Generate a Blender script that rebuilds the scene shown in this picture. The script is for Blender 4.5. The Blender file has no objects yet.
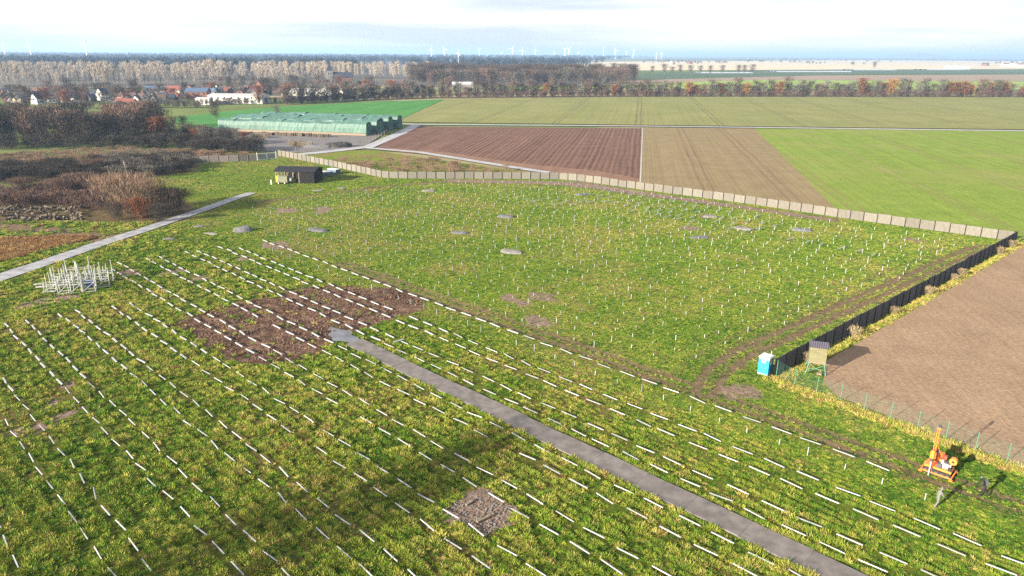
import bpy, bmesh, math, random
import numpy as np
from math import radians, sin, cos, pi
from mathutils import Vector, Matrix

# ------------------------------------------------------------------ camera
F, CAM_H = 700.0, 34.0
ROLL = math.atan(6.0 / 1024); PITCH = math.atan((288 - 54.0) * cos(ROLL) / F)
scene = bpy.context.scene
cam_d = bpy.data.cameras.new('camera'); cam = bpy.data.objects.new('camera', cam_d)
scene.collection.objects.link(cam)
cam_d.sensor_width = 36; cam_d.lens = F / 1024 * 36; cam_d.clip_start = .5; cam_d.clip_end = 60000
cam.matrix_world = Matrix.Translation((0, 0, CAM_H)) @ Matrix.Rotation(pi / 2 - PITCH, 4, 'X') @ Matrix.Rotation(ROLL, 4, 'Z')
scene.camera = cam
# ------------------------------------------------------------------ sky, sun, exposure
SUN_AZ = (-.785, -.62); SUN_EL = radians(17.5)
world = bpy.data.worlds.new('World'); scene.world = world; world.use_nodes = True
wn = world.node_tree.nodes; wl = world.node_tree.links; wn.clear()
def wnode(t, **k):
    n = wn.new(t)
    for a, b in k.items(): setattr(n, a, b)
    return n
sky = wnode('ShaderNodeTexSky', sky_type='NISHITA', sun_disc=False)
sky.sun_elevation = SUN_EL; sky.sun_rotation = math.atan2(SUN_AZ[0], SUN_AZ[1])
sky.air_density = 1.0; sky.dust_density = 1.5; sky.ozone_density = 1.5
tc = wnode('ShaderNodeTexCoord'); mp = wnode('ShaderNodeMapping'); mp.inputs['Scale'].default_value = (1.6, 1.6, 22)
nz = wnode('ShaderNodeTexNoise'); nz.inputs['Scale'].default_value = 1.25; nz.inputs['Detail'].default_value = 7; nz.inputs['Roughness'].default_value = .55
rp = wnode('ShaderNodeValToRGB'); rp.color_ramp.elements[0].position = .40; rp.color_ramp.elements[1].position = .60
rp.color_ramp.elements[0].color = (.86, .86, .86, 1); rp.color_ramp.elements[1].color = (1, 1, 1, 1)
nz2 = wnode('ShaderNodeTexNoise'); nz2.inputs['Scale'].default_value = .9; nz2.inputs['Detail'].default_value = 5
mp2 = wnode('ShaderNodeMapping'); mp2.inputs['Scale'].default_value = (2.6, 2.6, 34); mp2.inputs['Location'].default_value = (3.1, .4, 1.7)
rp2 = wnode('ShaderNodeValToRGB'); rp2.color_ramp.elements[0].position = .40; rp2.color_ramp.elements[1].position = .60
rp2.color_ramp.elements[0].color = (4.25, 4.6, 5.2, 1); rp2.color_ramp.elements[1].color = (6.6, 6.6, 6.7, 1)
mixc = wnode('ShaderNodeMixRGB'); bg = wnode('ShaderNodeBackground'); wo = wnode('ShaderNodeOutputWorld')
wl.new(tc.outputs['Generated'], mp.inputs['Vector']); wl.new(mp.outputs[0], nz.inputs['Vector']); wl.new(nz.outputs['Fac'], rp.inputs[0])
wl.new(tc.outputs['Generated'], mp2.inputs['Vector']); wl.new(mp2.outputs[0], nz2.inputs['Vector']); wl.new(nz2.outputs['Fac'], rp2.inputs[0])
wl.new(rp.outputs[0], mixc.inputs[0]); wl.new(sky.outputs[0], mixc.inputs[1]); wl.new(rp2.outputs[0], mixc.inputs[2])
wl.new(mixc.outputs[0], bg.inputs['Color']); wl.new(bg.outputs[0], wo.inputs['Surface'])
bg.inputs['Strength'].default_value = .05
sun_d = bpy.data.lights.new('sun', 'SUN'); sun_d.energy = 5.0; sun_d.angle = radians(.55); sun_d.color = (1, .89, .71)
sun = bpy.data.objects.new('sun', sun_d); scene.collection.objects.link(sun)
sdir = Vector((SUN_AZ[0] * cos(SUN_EL), SUN_AZ[1] * cos(SUN_EL), sin(SUN_EL)))
sun.rotation_euler = sdir.to_track_quat('Z', 'Y').to_euler(); sun.location = sdir * 200
vs = scene.view_settings; vs.view_transform = 'Standard'; vs.look = 'None'; vs.gamma = 1; vs.use_curve_mapping = False; vs.exposure = 1.95
scene.cycles.use_denoising = False; scene.cycles.max_bounces = 6; scene.cycles.volume_bounces = 0; scene.cycles.transparent_max_bounces = 4
scene.cycles.use_adaptive_sampling = True; scene.cycles.adaptive_threshold = .008

# ------------------------------------------------------------------ helpers
rng = np.random.default_rng(11); random.seed(11)
COL = scene.collection
def P(px, py):
    """ground point seen at a photo pixel"""
    u, v = px - 512, py - 288; c, s = cos(ROLL), sin(ROLL); u, v = c * u + s * v, -s * u + c * v
    fy = F * cos(PITCH) - v * sin(PITCH); fz = -F * sin(PITCH) - v * cos(PITCH); t = CAM_H / -fz
    return (u * t, fy * t)
def PP(*pts): return [P(*p) for p in pts]
def PD(px, dist):
    """point on the ground in the direction of photo column px (at the horizon), dist metres ahead"""
    return ((px - 512) / (F / cos(PITCH)) * dist, dist)
RA = radians(-43.8); EU = np.array([cos(RA), sin(RA)]); NU = np.array([-sin(RA), cos(RA)])
def NE(n, e): w = NU * n + EU * e; return float(w[0]), float(w[1])
def pix(x, y, z=0.):
    dz = z - CAM_H; r = x; up = y * sin(PITCH) + dz * cos(PITCH); fw = y * cos(PITCH) - dz * sin(PITCH)
    u, v = F * r / fw, -F * up / fw; c, s = cos(ROLL), sin(ROLL)
    return 512 + c * u - s * v, 288 + s * u + c * v
def inpoly(x, y, poly):
    x = np.asarray(x); y = np.asarray(y); r = np.zeros(x.shape, bool); n = len(poly)
    for i in range(n):
        x1, y1 = poly[i]; x2, y2 = poly[(i + 1) % n]
        if y1 == y2: continue
        r ^= ((y1 > y) != (y2 > y)) & (x < (x2 - x1) * (y - y1) / (y2 - y1) + x1)
    return r
def segdist(x, y, pts):
    d = np.full(np.shape(x), 1e9)
    for (x1, y1), (x2, y2) in zip(pts[:-1], pts[1:]):
        dx, dy = x2 - x1, y2 - y1; t = np.clip(((x - x1) * dx + (y - y1) * dy) / (dx * dx + dy * dy + 1e-9), 0, 1)
        d = np.minimum(d, np.hypot(x - x1 - t * dx, y - y1 - t * dy))
    return d
_tabs = [np.random.default_rng(s).random((256, 256)) for s in range(6)]
def vnoise(x, y, s, k=0):
    x = np.asarray(x) / s + 1000.3 + 7 * k; y = np.asarray(y) / s + 1000.7 + 3 * k; T = _tabs[k % 6]
    xi, yi = np.floor(x).astype(int), np.floor(y).astype(int); fx, fy = x - xi, y - yi
    fx = fx * fx * (3 - 2 * fx); fy = fy * fy * (3 - 2 * fy); g = lambda a, b: T[a % 256, b % 256]
    return (g(xi, yi) * (1 - fx) + g(xi + 1, yi) * fx) * (1 - fy) + (g(xi, yi + 1) * (1 - fx) + g(xi + 1, yi + 1) * fx) * fy
def fbm(x, y, s, k=0): return .55 * vnoise(x, y, s, k) + .28 * vnoise(x, y, s * .45, k + 1) + .17 * vnoise(x, y, s * .2, k + 2)
ONES = 'zero first second third fourth fifth sixth seventh eighth ninth tenth eleventh twelfth thirteenth fourteenth fifteenth sixteenth seventeenth eighteenth nineteenth'.split()
TENS = {2: 'twent', 3: 'thirt', 4: 'fort', 5: 'fift', 6: 'sixt', 7: 'sevent', 8: 'eight', 9: 'ninet'}
def nth(i):
    if i >= 100: return 'hundredth' if i == 100 else 'hundred-and-' + nth(i - 100)
    if i < 20: return ONES[i]
    t, o = divmod(i, 10)
    return TENS[t] + ('ieth' if o == 0 else 'y-' + ONES[o])
def tag(o, label=None, cat=None, group=None, kind=None):
    if cat and not kind: kind = 'thing'
    for k, v in (('label', label), ('category', cat), ('group', group), ('kind', kind)):
        if v: o[k] = v
    return o
def empty(name, loc=(0, 0, 0), rz=0, label=None, cat=None, group=None):
    o = bpy.data.objects.new(name, None); COL.objects.link(o); o.location = loc; o.rotation_euler = (0, 0, rz); o.empty_display_size = .3
    return tag(o, label, cat, group)
def link(name, me, parent=None, loc=None, rot=None, scale=None):
    o = bpy.data.objects.new(name, me); COL.objects.link(o)
    if parent: o.parent = parent
    if loc is not None: o.location = loc
    if rot is not None: o.rotation_euler = rot
    if scale is not None: o.scale = scale
    return o
def np_mesh(name, V, T, mat=None, smooth=False):
    """mesh from vertex array and an array of same-size faces"""
    me = bpy.data.meshes.new(name); V = np.asarray(V, np.float32); T = np.asarray(T, np.int32); k = T.shape[1]
    me.vertices.add(len(V)); me.vertices.foreach_set('co', V.ravel()); me.loops.add(T.size); me.loops.foreach_set('vertex_index', T.ravel())
    me.polygons.add(len(T)); me.polygons.foreach_set('loop_start', np.arange(len(T), dtype=np.int32) * k)
    me.polygons.foreach_set('loop_total', np.full(len(T), k, np.int32)); me.update(calc_edges=True)
    if smooth: me.polygons.foreach_set('use_smooth', np.ones(len(T), bool))
    if mat: me.materials.append(mat)
    return me
class MB:
    def __init__(s): s.v = []; s.f = []
    def add(s, v, f): b = len(s.v); s.v += [tuple(p) for p in v]; s.f += [tuple(i + b for i in q) for q in f]; return s
    def box(s, c, d, rz=0, tilt=None):
        hx, hy, hz = d[0] / 2, d[1] / 2, d[2] / 2; R = Matrix.Rotation(rz, 3, 'Z')
        if tilt: R = R @ Matrix.Rotation(tilt[1], 3, tilt[0])
        vs_ = [Vector(c) + R @ Vector((x * hx, y * hy, z * hz)) for x, y, z in ((-1, -1, -1), (1, -1, -1), (1, 1, -1), (-1, 1, -1), (-1, -1, 1), (1, -1, 1), (1, 1, 1), (-1, 1, 1))]
        return s.add(vs_, [(0, 3, 2, 1), (4, 5, 6, 7), (0, 1, 5, 4), (1, 2, 6, 5), (2, 3, 7, 6), (3, 0, 4, 7)])
    def tube(s, p0, p1, r0, r1=None, n=6, caps=True):
        r1 = r0 if r1 is None else r1; a = Vector(p0); b = Vector(p1); d = (b - a)
        if d.length < 1e-6: return s
        d.normalize(); u = d.orthogonal().normalized(); w = d.cross(u); v = []
        for q, r in ((a, r0), (b, r1)): v += [q + (u * cos(2 * pi * i / n) + w * sin(2 * pi * i / n)) * r for i in range(n)]
        f = [(i, (i + 1) % n, n + (i + 1) % n, n + i) for i in range(n)]
        if caps: f += [tuple(range(n - 1, -1, -1)), tuple(range(n, 2 * n))]
        return s.add(v, f)
    def prism(s, poly, z0, z1):
        n = len(poly); v = [(x, y, z0) for x, y in poly] + [(x, y, z1) for x, y in poly]
        return s.add(v, [(i, (i + 1) % n, n + (i + 1) % n, n + i) for i in range(n)] + [tuple(range(n - 1, -1, -1)), tuple(range(n, 2 * n))])
    def extrude_x(s, prof, x0, x1):
        """profile [(y,z)] extruded along x"""
        n = len(prof); v = [(x0, y, z) for y, z in prof] + [(x1, y, z) for y, z in prof]
        return s.add(v, [(i, n + i, n + (i + 1) % n, (i + 1) % n) for i in range(n)] + [tuple(range(n)), tuple(range(2 * n - 1, n - 1, -1))])
    def mesh(s, name, mat=None, smooth=False):
        me = bpy.data.meshes.new(name); me.from_pydata(s.v, [], s.f); me.update()
        bm = bmesh.new(); bm.from_mesh(me); bmesh.ops.recalc_face_normals(bm, faces=bm.faces); bm.to_mesh(me); bm.free()
        if mat: me.materials.append(mat)
        if smooth: me.polygons.foreach_set('use_smooth', np.ones(len(me.polygons), bool))
        return me
    def build(s, name, mat=None, parent=None, smooth=False, **k): return link(name, s.mesh(name, mat, smooth), parent, **k)

# ------------------------------------------------------------------ materials
def newmat(name):
    m = bpy.data.materials.new(name); m.use_nodes = True; nt = m.node_tree
    return m, nt, nt.nodes['Principled BSDF']
def N(nt, t, **k):
    n = nt.nodes.new(t)
    for a, b in k.items():
        if a in n.inputs.keys() if hasattr(n.inputs, 'keys') else False: n.inputs[a].default_value = b
        else: setattr(n, a, b)
    return n
def noise(nt, vec, scale, detail=5, rough=.6):
    n = nt.nodes.new('ShaderNodeTexNoise'); n.inputs['Scale'].default_value = scale; n.inputs['Detail'].default_value = detail; n.inputs['Roughness'].default_value = rough
    nt.links.new(vec, n.inputs['Vector']); return n.outputs['Fac']
def ramp(nt, fac, stops):
    r = nt.nodes.new('ShaderNodeValToRGB'); e = r.color_ramp.elements
    while len(e) < len(stops): e.new(.5)
    for q, (p, c) in zip(e, stops): q.position = p; q.color = (*c, 1) if len(c) == 3 else c
    nt.links.new(fac, r.inputs[0]); return r.outputs[0]
def mix(nt, fac, a, b, mode='MIX'):
    m = nt.nodes.new('ShaderNodeMixRGB'); m.blend_type = mode
    for s, v in zip(m.inputs, (fac, a, b)):
        if isinstance(v, bpy.types.NodeSocket): nt.links.new(v, s)
        elif isinstance(v, (int, float)): s.default_value = v if s.type == 'VALUE' else (v, v, v, 1)
        else: s.default_value = (*v, 1)
    return m.outputs[0]
def math_(nt, op, a, b=None, c=None):
    m = nt.nodes.new('ShaderNodeMath'); m.operation = op
    for s, v in zip(m.inputs, (a, b, c)):
        if v is None: continue
        if isinstance(v, bpy.types.NodeSocket): nt.links.new(v, s)
        else: s.default_value = v
    return m.outputs[0]
def attr(nt, name, typ='GEOMETRY'):
    a = nt.nodes.new('ShaderNodeAttribute'); a.attribute_name = name; a.attribute_type = typ; return a.outputs['Fac']
def bump(nt, bs, h, strength, dist=.1):
    b = nt.nodes.new('ShaderNodeBump'); b.inputs['Strength'].default_value = strength; b.inputs['Distance'].default_value = dist
    nt.links.new(h, b.inputs['Height']); nt.links.new(b.outputs[0], bs.inputs['Normal'])
def M(name, c1, c2=None, scale=3., rough=.85, bmp=0, bd=.03, metal=0, obj=True, rand=.0, spec=.3, stretch=None):
    """surface of two tones mixed by noise, with per-object brightness spread"""
    m, nt, bs = newmat(name); c2 = c2 or tuple(min(1, x * 1.25) for x in c1)
    t = nt.nodes.new('ShaderNodeTexCoord') if obj else nt.nodes.new('ShaderNodeNewGeometry'); vec = t.outputs['Object' if obj else 'Position']
    if stretch:
        mp_ = nt.nodes.new('ShaderNodeMapping'); mp_.inputs['Scale'].default_value = stretch; nt.links.new(vec, mp_.inputs['Vector']); vec = mp_.outputs[0]
    f = noise(nt, vec, scale); col = ramp(nt, f, [(.3, c1), (.7, c2)])
    if rand:
        oi = nt.nodes.new('ShaderNodeObjectInfo'); k = math_(nt, 'MULTIPLY_ADD', oi.outputs['Random'], 2 * rand, 1 - rand)
        col = mix(nt, 1, col, k, 'MULTIPLY')
    nt.links.new(col, bs.inputs['Base Color']); bs.inputs['Roughness'].default_value = rough; bs.inputs['Metallic'].default_value = metal
    bs.inputs['Specular IOR Level'].default_value = spec
    if bmp: bump(nt, bs, f, bmp, bd)
    return m
MAT = {}
MAT['steel'] = M('galvanised_steel', (.27, .285, .31), (.40, .415, .44), 5, .5, metal=.15, rand=.25, spec=.4)
MAT['concrete'] = M('concrete_slab', (.085, .076, .074), (.165, .148, .142), .9, .9, .35, rand=.06, obj=False)
MAT['asphalt'] = M('road_concrete', (.13, .13, .14), (.29, .295, .32), .7, .85, .3, obj=False)
MAT['farroad'] = M('farm_road', (.22, .22, .24), (.30, .30, .32), .2, .85, obj=False)
MAT['stone'] = M('grey_stone', (.065, .065, .072), (.13, .13, .14), 2.2, .9, .4, rand=.15)
MAT['timber'] = M('weathered_timber', (.12, .095, .07), (.22, .18, .135), 3, .9, .3, stretch=(6, 6, 1), rand=.15)
MAT['darkwood'] = M('dark_timber', (.003, .0028, .0028), (.006, .0055, .0055), 3, .85, .3, rand=.1)
MAT['felt'] = M('roof_felt', (.005, .0055, .010), (.010, .011, .018), 1.2, .8, .2)
MAT['green_paint'] = M('green_paint', (.05, .16, .11), (.08, .22, .15), 4, .5)
MAT['white'] = M('white_paint', (.55, .55, .54), (.66, .66, .65), 2, .5)
MAT['orange'] = M('orange_paint', (.80, .17, .025), (.88, .23, .04), 3, .4, spec=.5)
MAT['black'] = M('black_rubber', (.016, .016, .017), (.034, .033, .032), 6, .8)
MAT['darksteel'] = M('dark_steel', (.06, .06, .065), (.12, .12, .12), 5, .5, metal=.4)
MAT['blue'] = M('blue_plastic', (.02, .20, .55), (.03, .26, .66), 3, .45)
MAT['grey'] = M('grey_panel', (.22, .23, .24), (.32, .33, .34), 3, .6)
# ------------------------------------------------------------------ the setting: ground, fields, roads
def sheet(name, poly, z, mat, **k):
    m = MB(); m.add([(x, y, z) for x, y in poly], [tuple(range(len(poly)))]); o = m.build(name, mat)
    if o.data.polygons[0].normal.z < 0: o.data.flip_normals()
    return tag(o, kind='structure', **k)
# wide land: patchwork of fields by large cells
gm, nt, bs = newmat('open_country'); geo = nt.nodes.new('ShaderNodeNewGeometry'); mpn = nt.nodes.new('ShaderNodeMapping')
mpn.inputs['Scale'].default_value = (1 / 700, 1 / 420, 0); mpn.inputs['Rotation'].default_value = (0, 0, .35); nt.links.new(geo.outputs['Position'], mpn.inputs['Vector'])
vo = nt.nodes.new('ShaderNodeTexVoronoi'); vo.distance = 'CHEBYCHEV'; vo.inputs['Scale'].default_value = 1; vo.inputs['Randomness'].default_value = .8; nt.links.new(mpn.outputs[0], vo.inputs['Vector'])
sp = nt.nodes.new('ShaderNodeSeparateColor'); nt.links.new(vo.outputs['Color'], sp.inputs[0])
c = ramp(nt, sp.outputs[0], [(0, (.07, .10, .03)), (.25, (.10, .14, .04)), (.45, (.22, .18, .11)), (.6, (.09, .13, .035)), (.8, (.26, .21, .14)), (1, (.12, .16, .05))])
c = mix(nt, .5, c, ramp(nt, noise(nt, geo.outputs['Position'], .02), [(.35, (.6, .6, .6)), (.65, (1.15, 1.15, 1.1))]), 'MULTIPLY')
nt.links.new(c, bs.inputs['Base Color']); bs.inputs['Roughness'].default_value = 1; bs.inputs['Specular IOR Level'].default_value = 0
g = sheet('ground', [(-28000, -3000), (28000, -3000), (28000, 30000), (-28000, 30000)], -.25, gm)

FDIR = np.array(P(642, 130)) - np.array(P(640.5, 184)); FDIR /= np.linalg.norm(FDIR); FPER = np.array([FDIR[1], -FDIR[0]])
def fieldmat(name, c1, c2, stripe=1.2, sdark=.25, tram=0, tcol=(.12, .09, .05), nscale=.15, fine=3., bmp=.4, patch=None, plevel=(.55, .68), furrow=0):
    """crop or ploughed field: drill rows along the field, optional wheel lines every tram metres"""
    m, nt, bs = newmat(name); geo = nt.nodes.new('ShaderNodeNewGeometry'); pos = geo.outputs['Position']
    dt = nt.nodes.new('ShaderNodeVectorMath'); dt.operation = 'DOT_PRODUCT'; dt.inputs[1].default_value = (FPER[0], FPER[1], 0); nt.links.new(pos, dt.inputs[0]); s = dt.outputs['Value']
    wob = math_(nt, 'MULTIPLY_ADD', noise(nt, pos, .06, 3), 3.0, s)
    dt2 = nt.nodes.new('ShaderNodeVectorMath'); dt2.operation = 'DOT_PRODUCT'; dt2.inputs[1].default_value = (FDIR[0] * .006, FDIR[1] * .006, 0); nt.links.new(pos, dt2.inputs[0]); ml = nt.nodes.new('ShaderNodeCombineXYZ'); nt.links.new(s, ml.inputs[0]); nt.links.new(dt2.outputs['Value'], ml.inputs[1])
    lines = noise(nt, ml.outputs[0], 1 / stripe, 3, .7)
    if furrow:
        sw = math_(nt, 'SINE', math_(nt, 'MULTIPLY', math_(nt, 'MULTIPLY_ADD', noise(nt, pos, .03, 2), 2., s), 2 * pi / furrow)); lines = math_(nt, 'MULTIPLY_ADD', sw, .06, math_(nt, 'MULTIPLY_ADD', lines, .45, .275))
    base = ramp(nt, noise(nt, pos, nscale, 6, .65), [(.32, c1), (.68, c2)])
    col = mix(nt, 1, base, ramp(nt, lines, [(.36, (1 - sdark,) * 3), (.64, (1 + sdark * .5,) * 3)]), 'MULTIPLY')
    fn = noise(nt, pos, fine, 4, .7); col = mix(nt, .8, col, ramp(nt, fn, [(.3, (.62, .62, .6)), (.7, (1.3, 1.3, 1.25))]), 'MULTIPLY')
    if patch: col = mix(nt, ramp(nt, noise(nt, pos, .022, 7, .62), [(plevel[0], (0, 0, 0)), (plevel[1], (1, 1, 1))]), col, patch)
    if tram:
        fr = math_(nt, 'PINGPONG', math_(nt, 'MULTIPLY_ADD', noise(nt, pos, .02, 2), 2.0, s), tram / 2)
        d = math_(nt, 'ABSOLUTE', math_(nt, 'SUBTRACT', fr, 1.3)); k = math_(nt, 'LESS_THAN', d, .38)
        k = math_(nt, 'MULTIPLY', k, math_(nt, 'MULTIPLY_ADD', noise(nt, pos, .05, 3), 1.9, -.2))
        col = mix(nt, k, col, tcol)
    nt.links.new(col, bs.inputs['Base Color']); bs.inputs['Roughness'].default_value = 1; bs.inputs['Specular IOR Level'].default_value = .05
    bump(nt, bs, math_(nt, 'ADD', lines, fn), bmp, .15)
    return m
plough = fieldmat('ploughed_soil', (.115, .066, .052), (.155, .090, .070), 1.1, .5, 0, fine=1.2, bmp=.5, furrow=1.9)
headland = fieldmat('headland_soil', (.15, .09, .066), (.19, .118, .086), 2.5, .12, 0, fine=1.5)
stubble = fieldmat('drilled_tan_field', (.165, .128, .072), (.205, .157, .090), 1.0, .12, 20, (.135, .088, .058), patch=(.17, .17, .06), plevel=(.60, .78))
wheat = fieldmat('young_green_crop', (.120, .172, .028), (.162, .212, .038), 1.2, .14, 26, (.15, .13, .055), patch=(.19, .18, .06), plevel=(.50, .78), fine=1.6)
olive = fieldmat('sparse_olive_crop', (.145, .155, .055), (.19, .185, .075), 1.6, .10, 42, (.105, .09, .05), nscale=.03)
lush = fieldmat('lush_green_crop', (.045, .145, .032), (.062, .185, .045), 2., .10, 30, (.05, .12, .03), nscale=.04)
bare = fieldmat('bare_brown_field', (.200, .138, .094), (.25, .174, .120), 1.0, .06, 0, fine=2.6, bmp=.45, patch=(.21, .145, .10), plevel=(.5, .8))
far_brown = fieldmat('far_brown_field', (.20, .15, .115), (.25, .19, .14), 3, .1, nscale=.02)
far_dark = fieldmat('far_dark_green', (.055, .085, .045), (.075, .105, .055), 3, .1, nscale=.02)
far_pale = fieldmat('far_pale_stubble', (.42, .36, .25), (.50, .42, .30), 3, .1, nscale=.02)
far_lime = fieldmat('far_bright_green', (.17, .25, .05), (.22, .30, .07), 3, .1, nscale=.02)

C_FAR = P(1013, 241); C_DARK = P(773, 376)
FENCE = [P(278, 155.5), P(335, 167), P(384, 178), P(420, 178.6), P(500, 178.8), P(560, 179.3), P(580, 181), P(640, 189.5), P(750, 204), P(850, 219), P(930, 230), C_FAR]
e2 = np.array(FENCE[-1]) - np.array(FENCE[-3]); e2 /= np.linalg.norm(e2)
CR = P(642, 128.5); RIGHT_R = (330, 345)
sheet('field', [P(414, 126.5), CR, P(641, 186), P(600, 176), P(520, 169.5), P(450, 156.5), P(374, 149)], .07, plough)
sheet('field', [P(372, 149.2), P(450, 156.8), P(520, 169.8), P(600, 177.5), P(640.6, 185.5), P(640.8, 179), P(600, 171.5), P(520, 163.5), P(450, 153), P(395, 148.3)], .09, headland)
a_, b_ = P(754, 128.5), P(836, 209)
sheet('field', [CR, a_, b_, P(740, 198), P(640.5, 186)], .07, stubble)
sheet('field', [a_, RIGHT_R, (330, 150), (120, 128.5), (C_FAR[0] + 1, C_FAR[1] + 1.2), P(930, 226.5), b_], .07, wheat)
sheet('field', [P(395, 122), P(445, 99.3), P(640, 96.9), P(1023, 97.2), (700, 625), (520, 368), P(1020, 129.5), P(643, 125)], .07, olive)
sheet('field', [P(172, 123), P(178, 117), P(250, 109), P(330, 104), P(444, 99.3), P(394, 122.3), P(385, 124.5), P(215, 128)], .07, lush)
sheet('field', [(C_FAR[0] + 1.3, C_FAR[1] - 2.2), P(826, 361.5), P(823, 384), P(838, 397), P(903, 422.5), P(1024, 467), (120, 6), (220, 60), (220, 128)], .07, bare)
# strips of land beyond the hedge
sheet('field', [P(640, 89), P(1100, 90), P(1200, 82.5), P(760, 80), P(640, 83)], .10, far_lime)
sheet('field', [P(610, 84), P(760, 80), P(1150, 82), P(1150, 74), P(700, 76), P(610, 80)], .14, far_brown)
sheet('field', [P(600, 81), P(860, 74.5), P(1150, 73.5), P(1150, 69.5), P(760, 70), P(600, 75)], .18, far_dark)
sheet('field', [P(575, 72), P(640, 70.5), P(760, 70), P(1150, 68.4), P(1150, 62), P(860, 60), P(575, 62)], .2, far_pale)
sheet('field', [P(500, 90), P(660, 87), P(640, 84), P(500, 86)], .14, far_lime)
sheet('yard', [P(215, 128), P(385, 124.5), P(398, 124), P(362, 148.5), P(290, 153), P(200, 146)], .06, M('yard_gravel', (.08, .072, .074), (.14, .128, .13), .3, .95, obj=False))
def ribbon(name, pts, w, z, mat, w2=None):
    pts = [np.array(p) for p in pts]; L, R_ = [], []
    for i, p in enumerate(pts):
        d = pts[min(i + 1, len(pts) - 1)] - pts[max(i - 1, 0)]; d = d / np.linalg.norm(d); q = np.array([-d[1], d[0]]); ww = w if w2 is None else w + (w2 - w) * i / (len(pts) - 1)
        L.append(p + q * ww / 2); R_.append(p - q * ww / 2)
    n = len(pts); m = MB(); m.add([(*p, z) for p in L] + [(*p, z) for p in R_], [(i, n + i, n + i + 1, i + 1) for i in range(n - 1)])
    return tag(m.build(name, mat), kind='structure')
ribbon('farm_road', [P(286, 156), P(330, 151.5), P(368, 147.2), P(400, 133.5), P(416, 125.3)], 5, .11, MAT['farroad'])
ribbon('farm_road', [P(360, 147.5), P(420, 152.5), P(520, 168.6), P(548, 172.8)], 3.2, .13, MAT['farroad'])
ribbon('farm_road', [P(390, 123.6), P(416, 124.6), P(645, 126.3), P(830, 128.6), P(1023, 131), (420, 342)], 4.2, .15, MAT['farroad'])
ribbon('pale_strip', [P(642.5, 128), P(641.6, 150), P(640.3, 184)], .5, .12, M('chalky_strip', (.22, .2, .18), (.36, .33, .3), .8, .95, obj=False))
ribbon('farm_road', [(C_FAR[0] + 2.2, C_FAR[1] - 1.2), (C_FAR[0] + 30, C_FAR[1] - 1.5), (C_FAR[0] + 90, C_FAR[1] - 10)], 2.2, .11, MAT['farroad'])
ROAD = [(-93, 40), (-88, 70)] + [P(-2, 278.5), P(45, 263), P(100, 244), P(143, 230.5), P(200, 211), P(235, 198.5), P(252, 193)]
ribbon('access_road', ROAD, 4.2, .11, MAT['asphalt'], 2.6)

# the meadow: one grid sheet; masks for soil, ruts and dead grass are carried as attributes
PATCH = {}
SOIL = [PP((180, 318), (225, 306), (262, 298), (300, 288), (335, 285), (380, 287), (424, 298), (405, 315), (372, 327), (345, 337), (318, 350), (290, 367), (262, 366), (225, 352), (198, 340))]
BARES = [PP((446, 508), (470, 493), (490, 489), (515, 510), (512, 522), (484, 536), (455, 524)),
         PP((497, 293), (515, 294), (530, 303), (522, 308), (505, 302)), PP((525, 292), (545, 290), (562, 300), (552, 303), (532, 298)), PP((520, 317), (540, 314), (556, 323), (548, 329), (528, 327)),
         PP((30, 408), (50, 400), (58, 410), (38, 416)), PP((62, 412), (80, 405), (86, 412), (70, 418)), PP((8, 434), (55, 418), (62, 424), (15, 441)), PP((56, 380), (74, 379), (75, 388), (58, 392)), PP((45, 327), (57, 326), (58, 333), (45, 334)),
         PP((440, 178.8), (585, 181.5), (640, 191), (740, 205), (838, 219), (838, 222.5), (740, 208.5), (640, 195), (560, 184.3), (450, 181.3)), PP((118, 270), (145, 268), (146, 274), (125, 276)), PP((160, 272), (180, 267), (187, 271), (164, 276)), PP((148, 288), (160, 286), (162, 291), (150, 293)), PP((258, 242), (285, 240), (290, 249), (262, 249)), PP((232, 258), (250, 254), (252, 260), (236, 263)),
         PP((190, 278), (215, 273), (214, 279), (196, 282)), PP((715, 388), (745, 382), (765, 392), (755, 402), (725, 398)), PP((10, 305), (40, 297), (75, 291), (85, 296), (45, 305), (15, 312)),
         PP((900, 236), (925, 240), (925, 243), (900, 239)), PP((313, 208), (330, 206), (330, 213), (315, 214)), PP((680, 226), (700, 226), (698, 231), (682, 230)), PP((700, 214), (712, 214), (712, 219), (700, 218)), PP((275, 208), (295, 208), (294, 213), (276, 213))]
TR4 = [P(-30, 226), P(0, 226.5), P(50, 230), P(85, 235), P(112, 239)]
TRK = [NE(62.6, -100), NE(62.4, -80), NE(62.6, -50), NE(62.6, -30), NE(62.3, -5), NE(62, 15)]
TR2 = [P(705, 392), P(716, 372), P(745, 352), P(790, 332), P(850, 305), P(905, 280), P(955, 258), P(985, 246)]
TR3 = [P(255, 202), P(330, 193), P(400, 185), P(440, 181.5), P(520, 182.5), P(585, 186), P(640, 193), P(740, 206.5), P(832, 219.5)]
PATHP = [NE(44.05, -68.3), NE(44.05, 30)]
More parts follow.
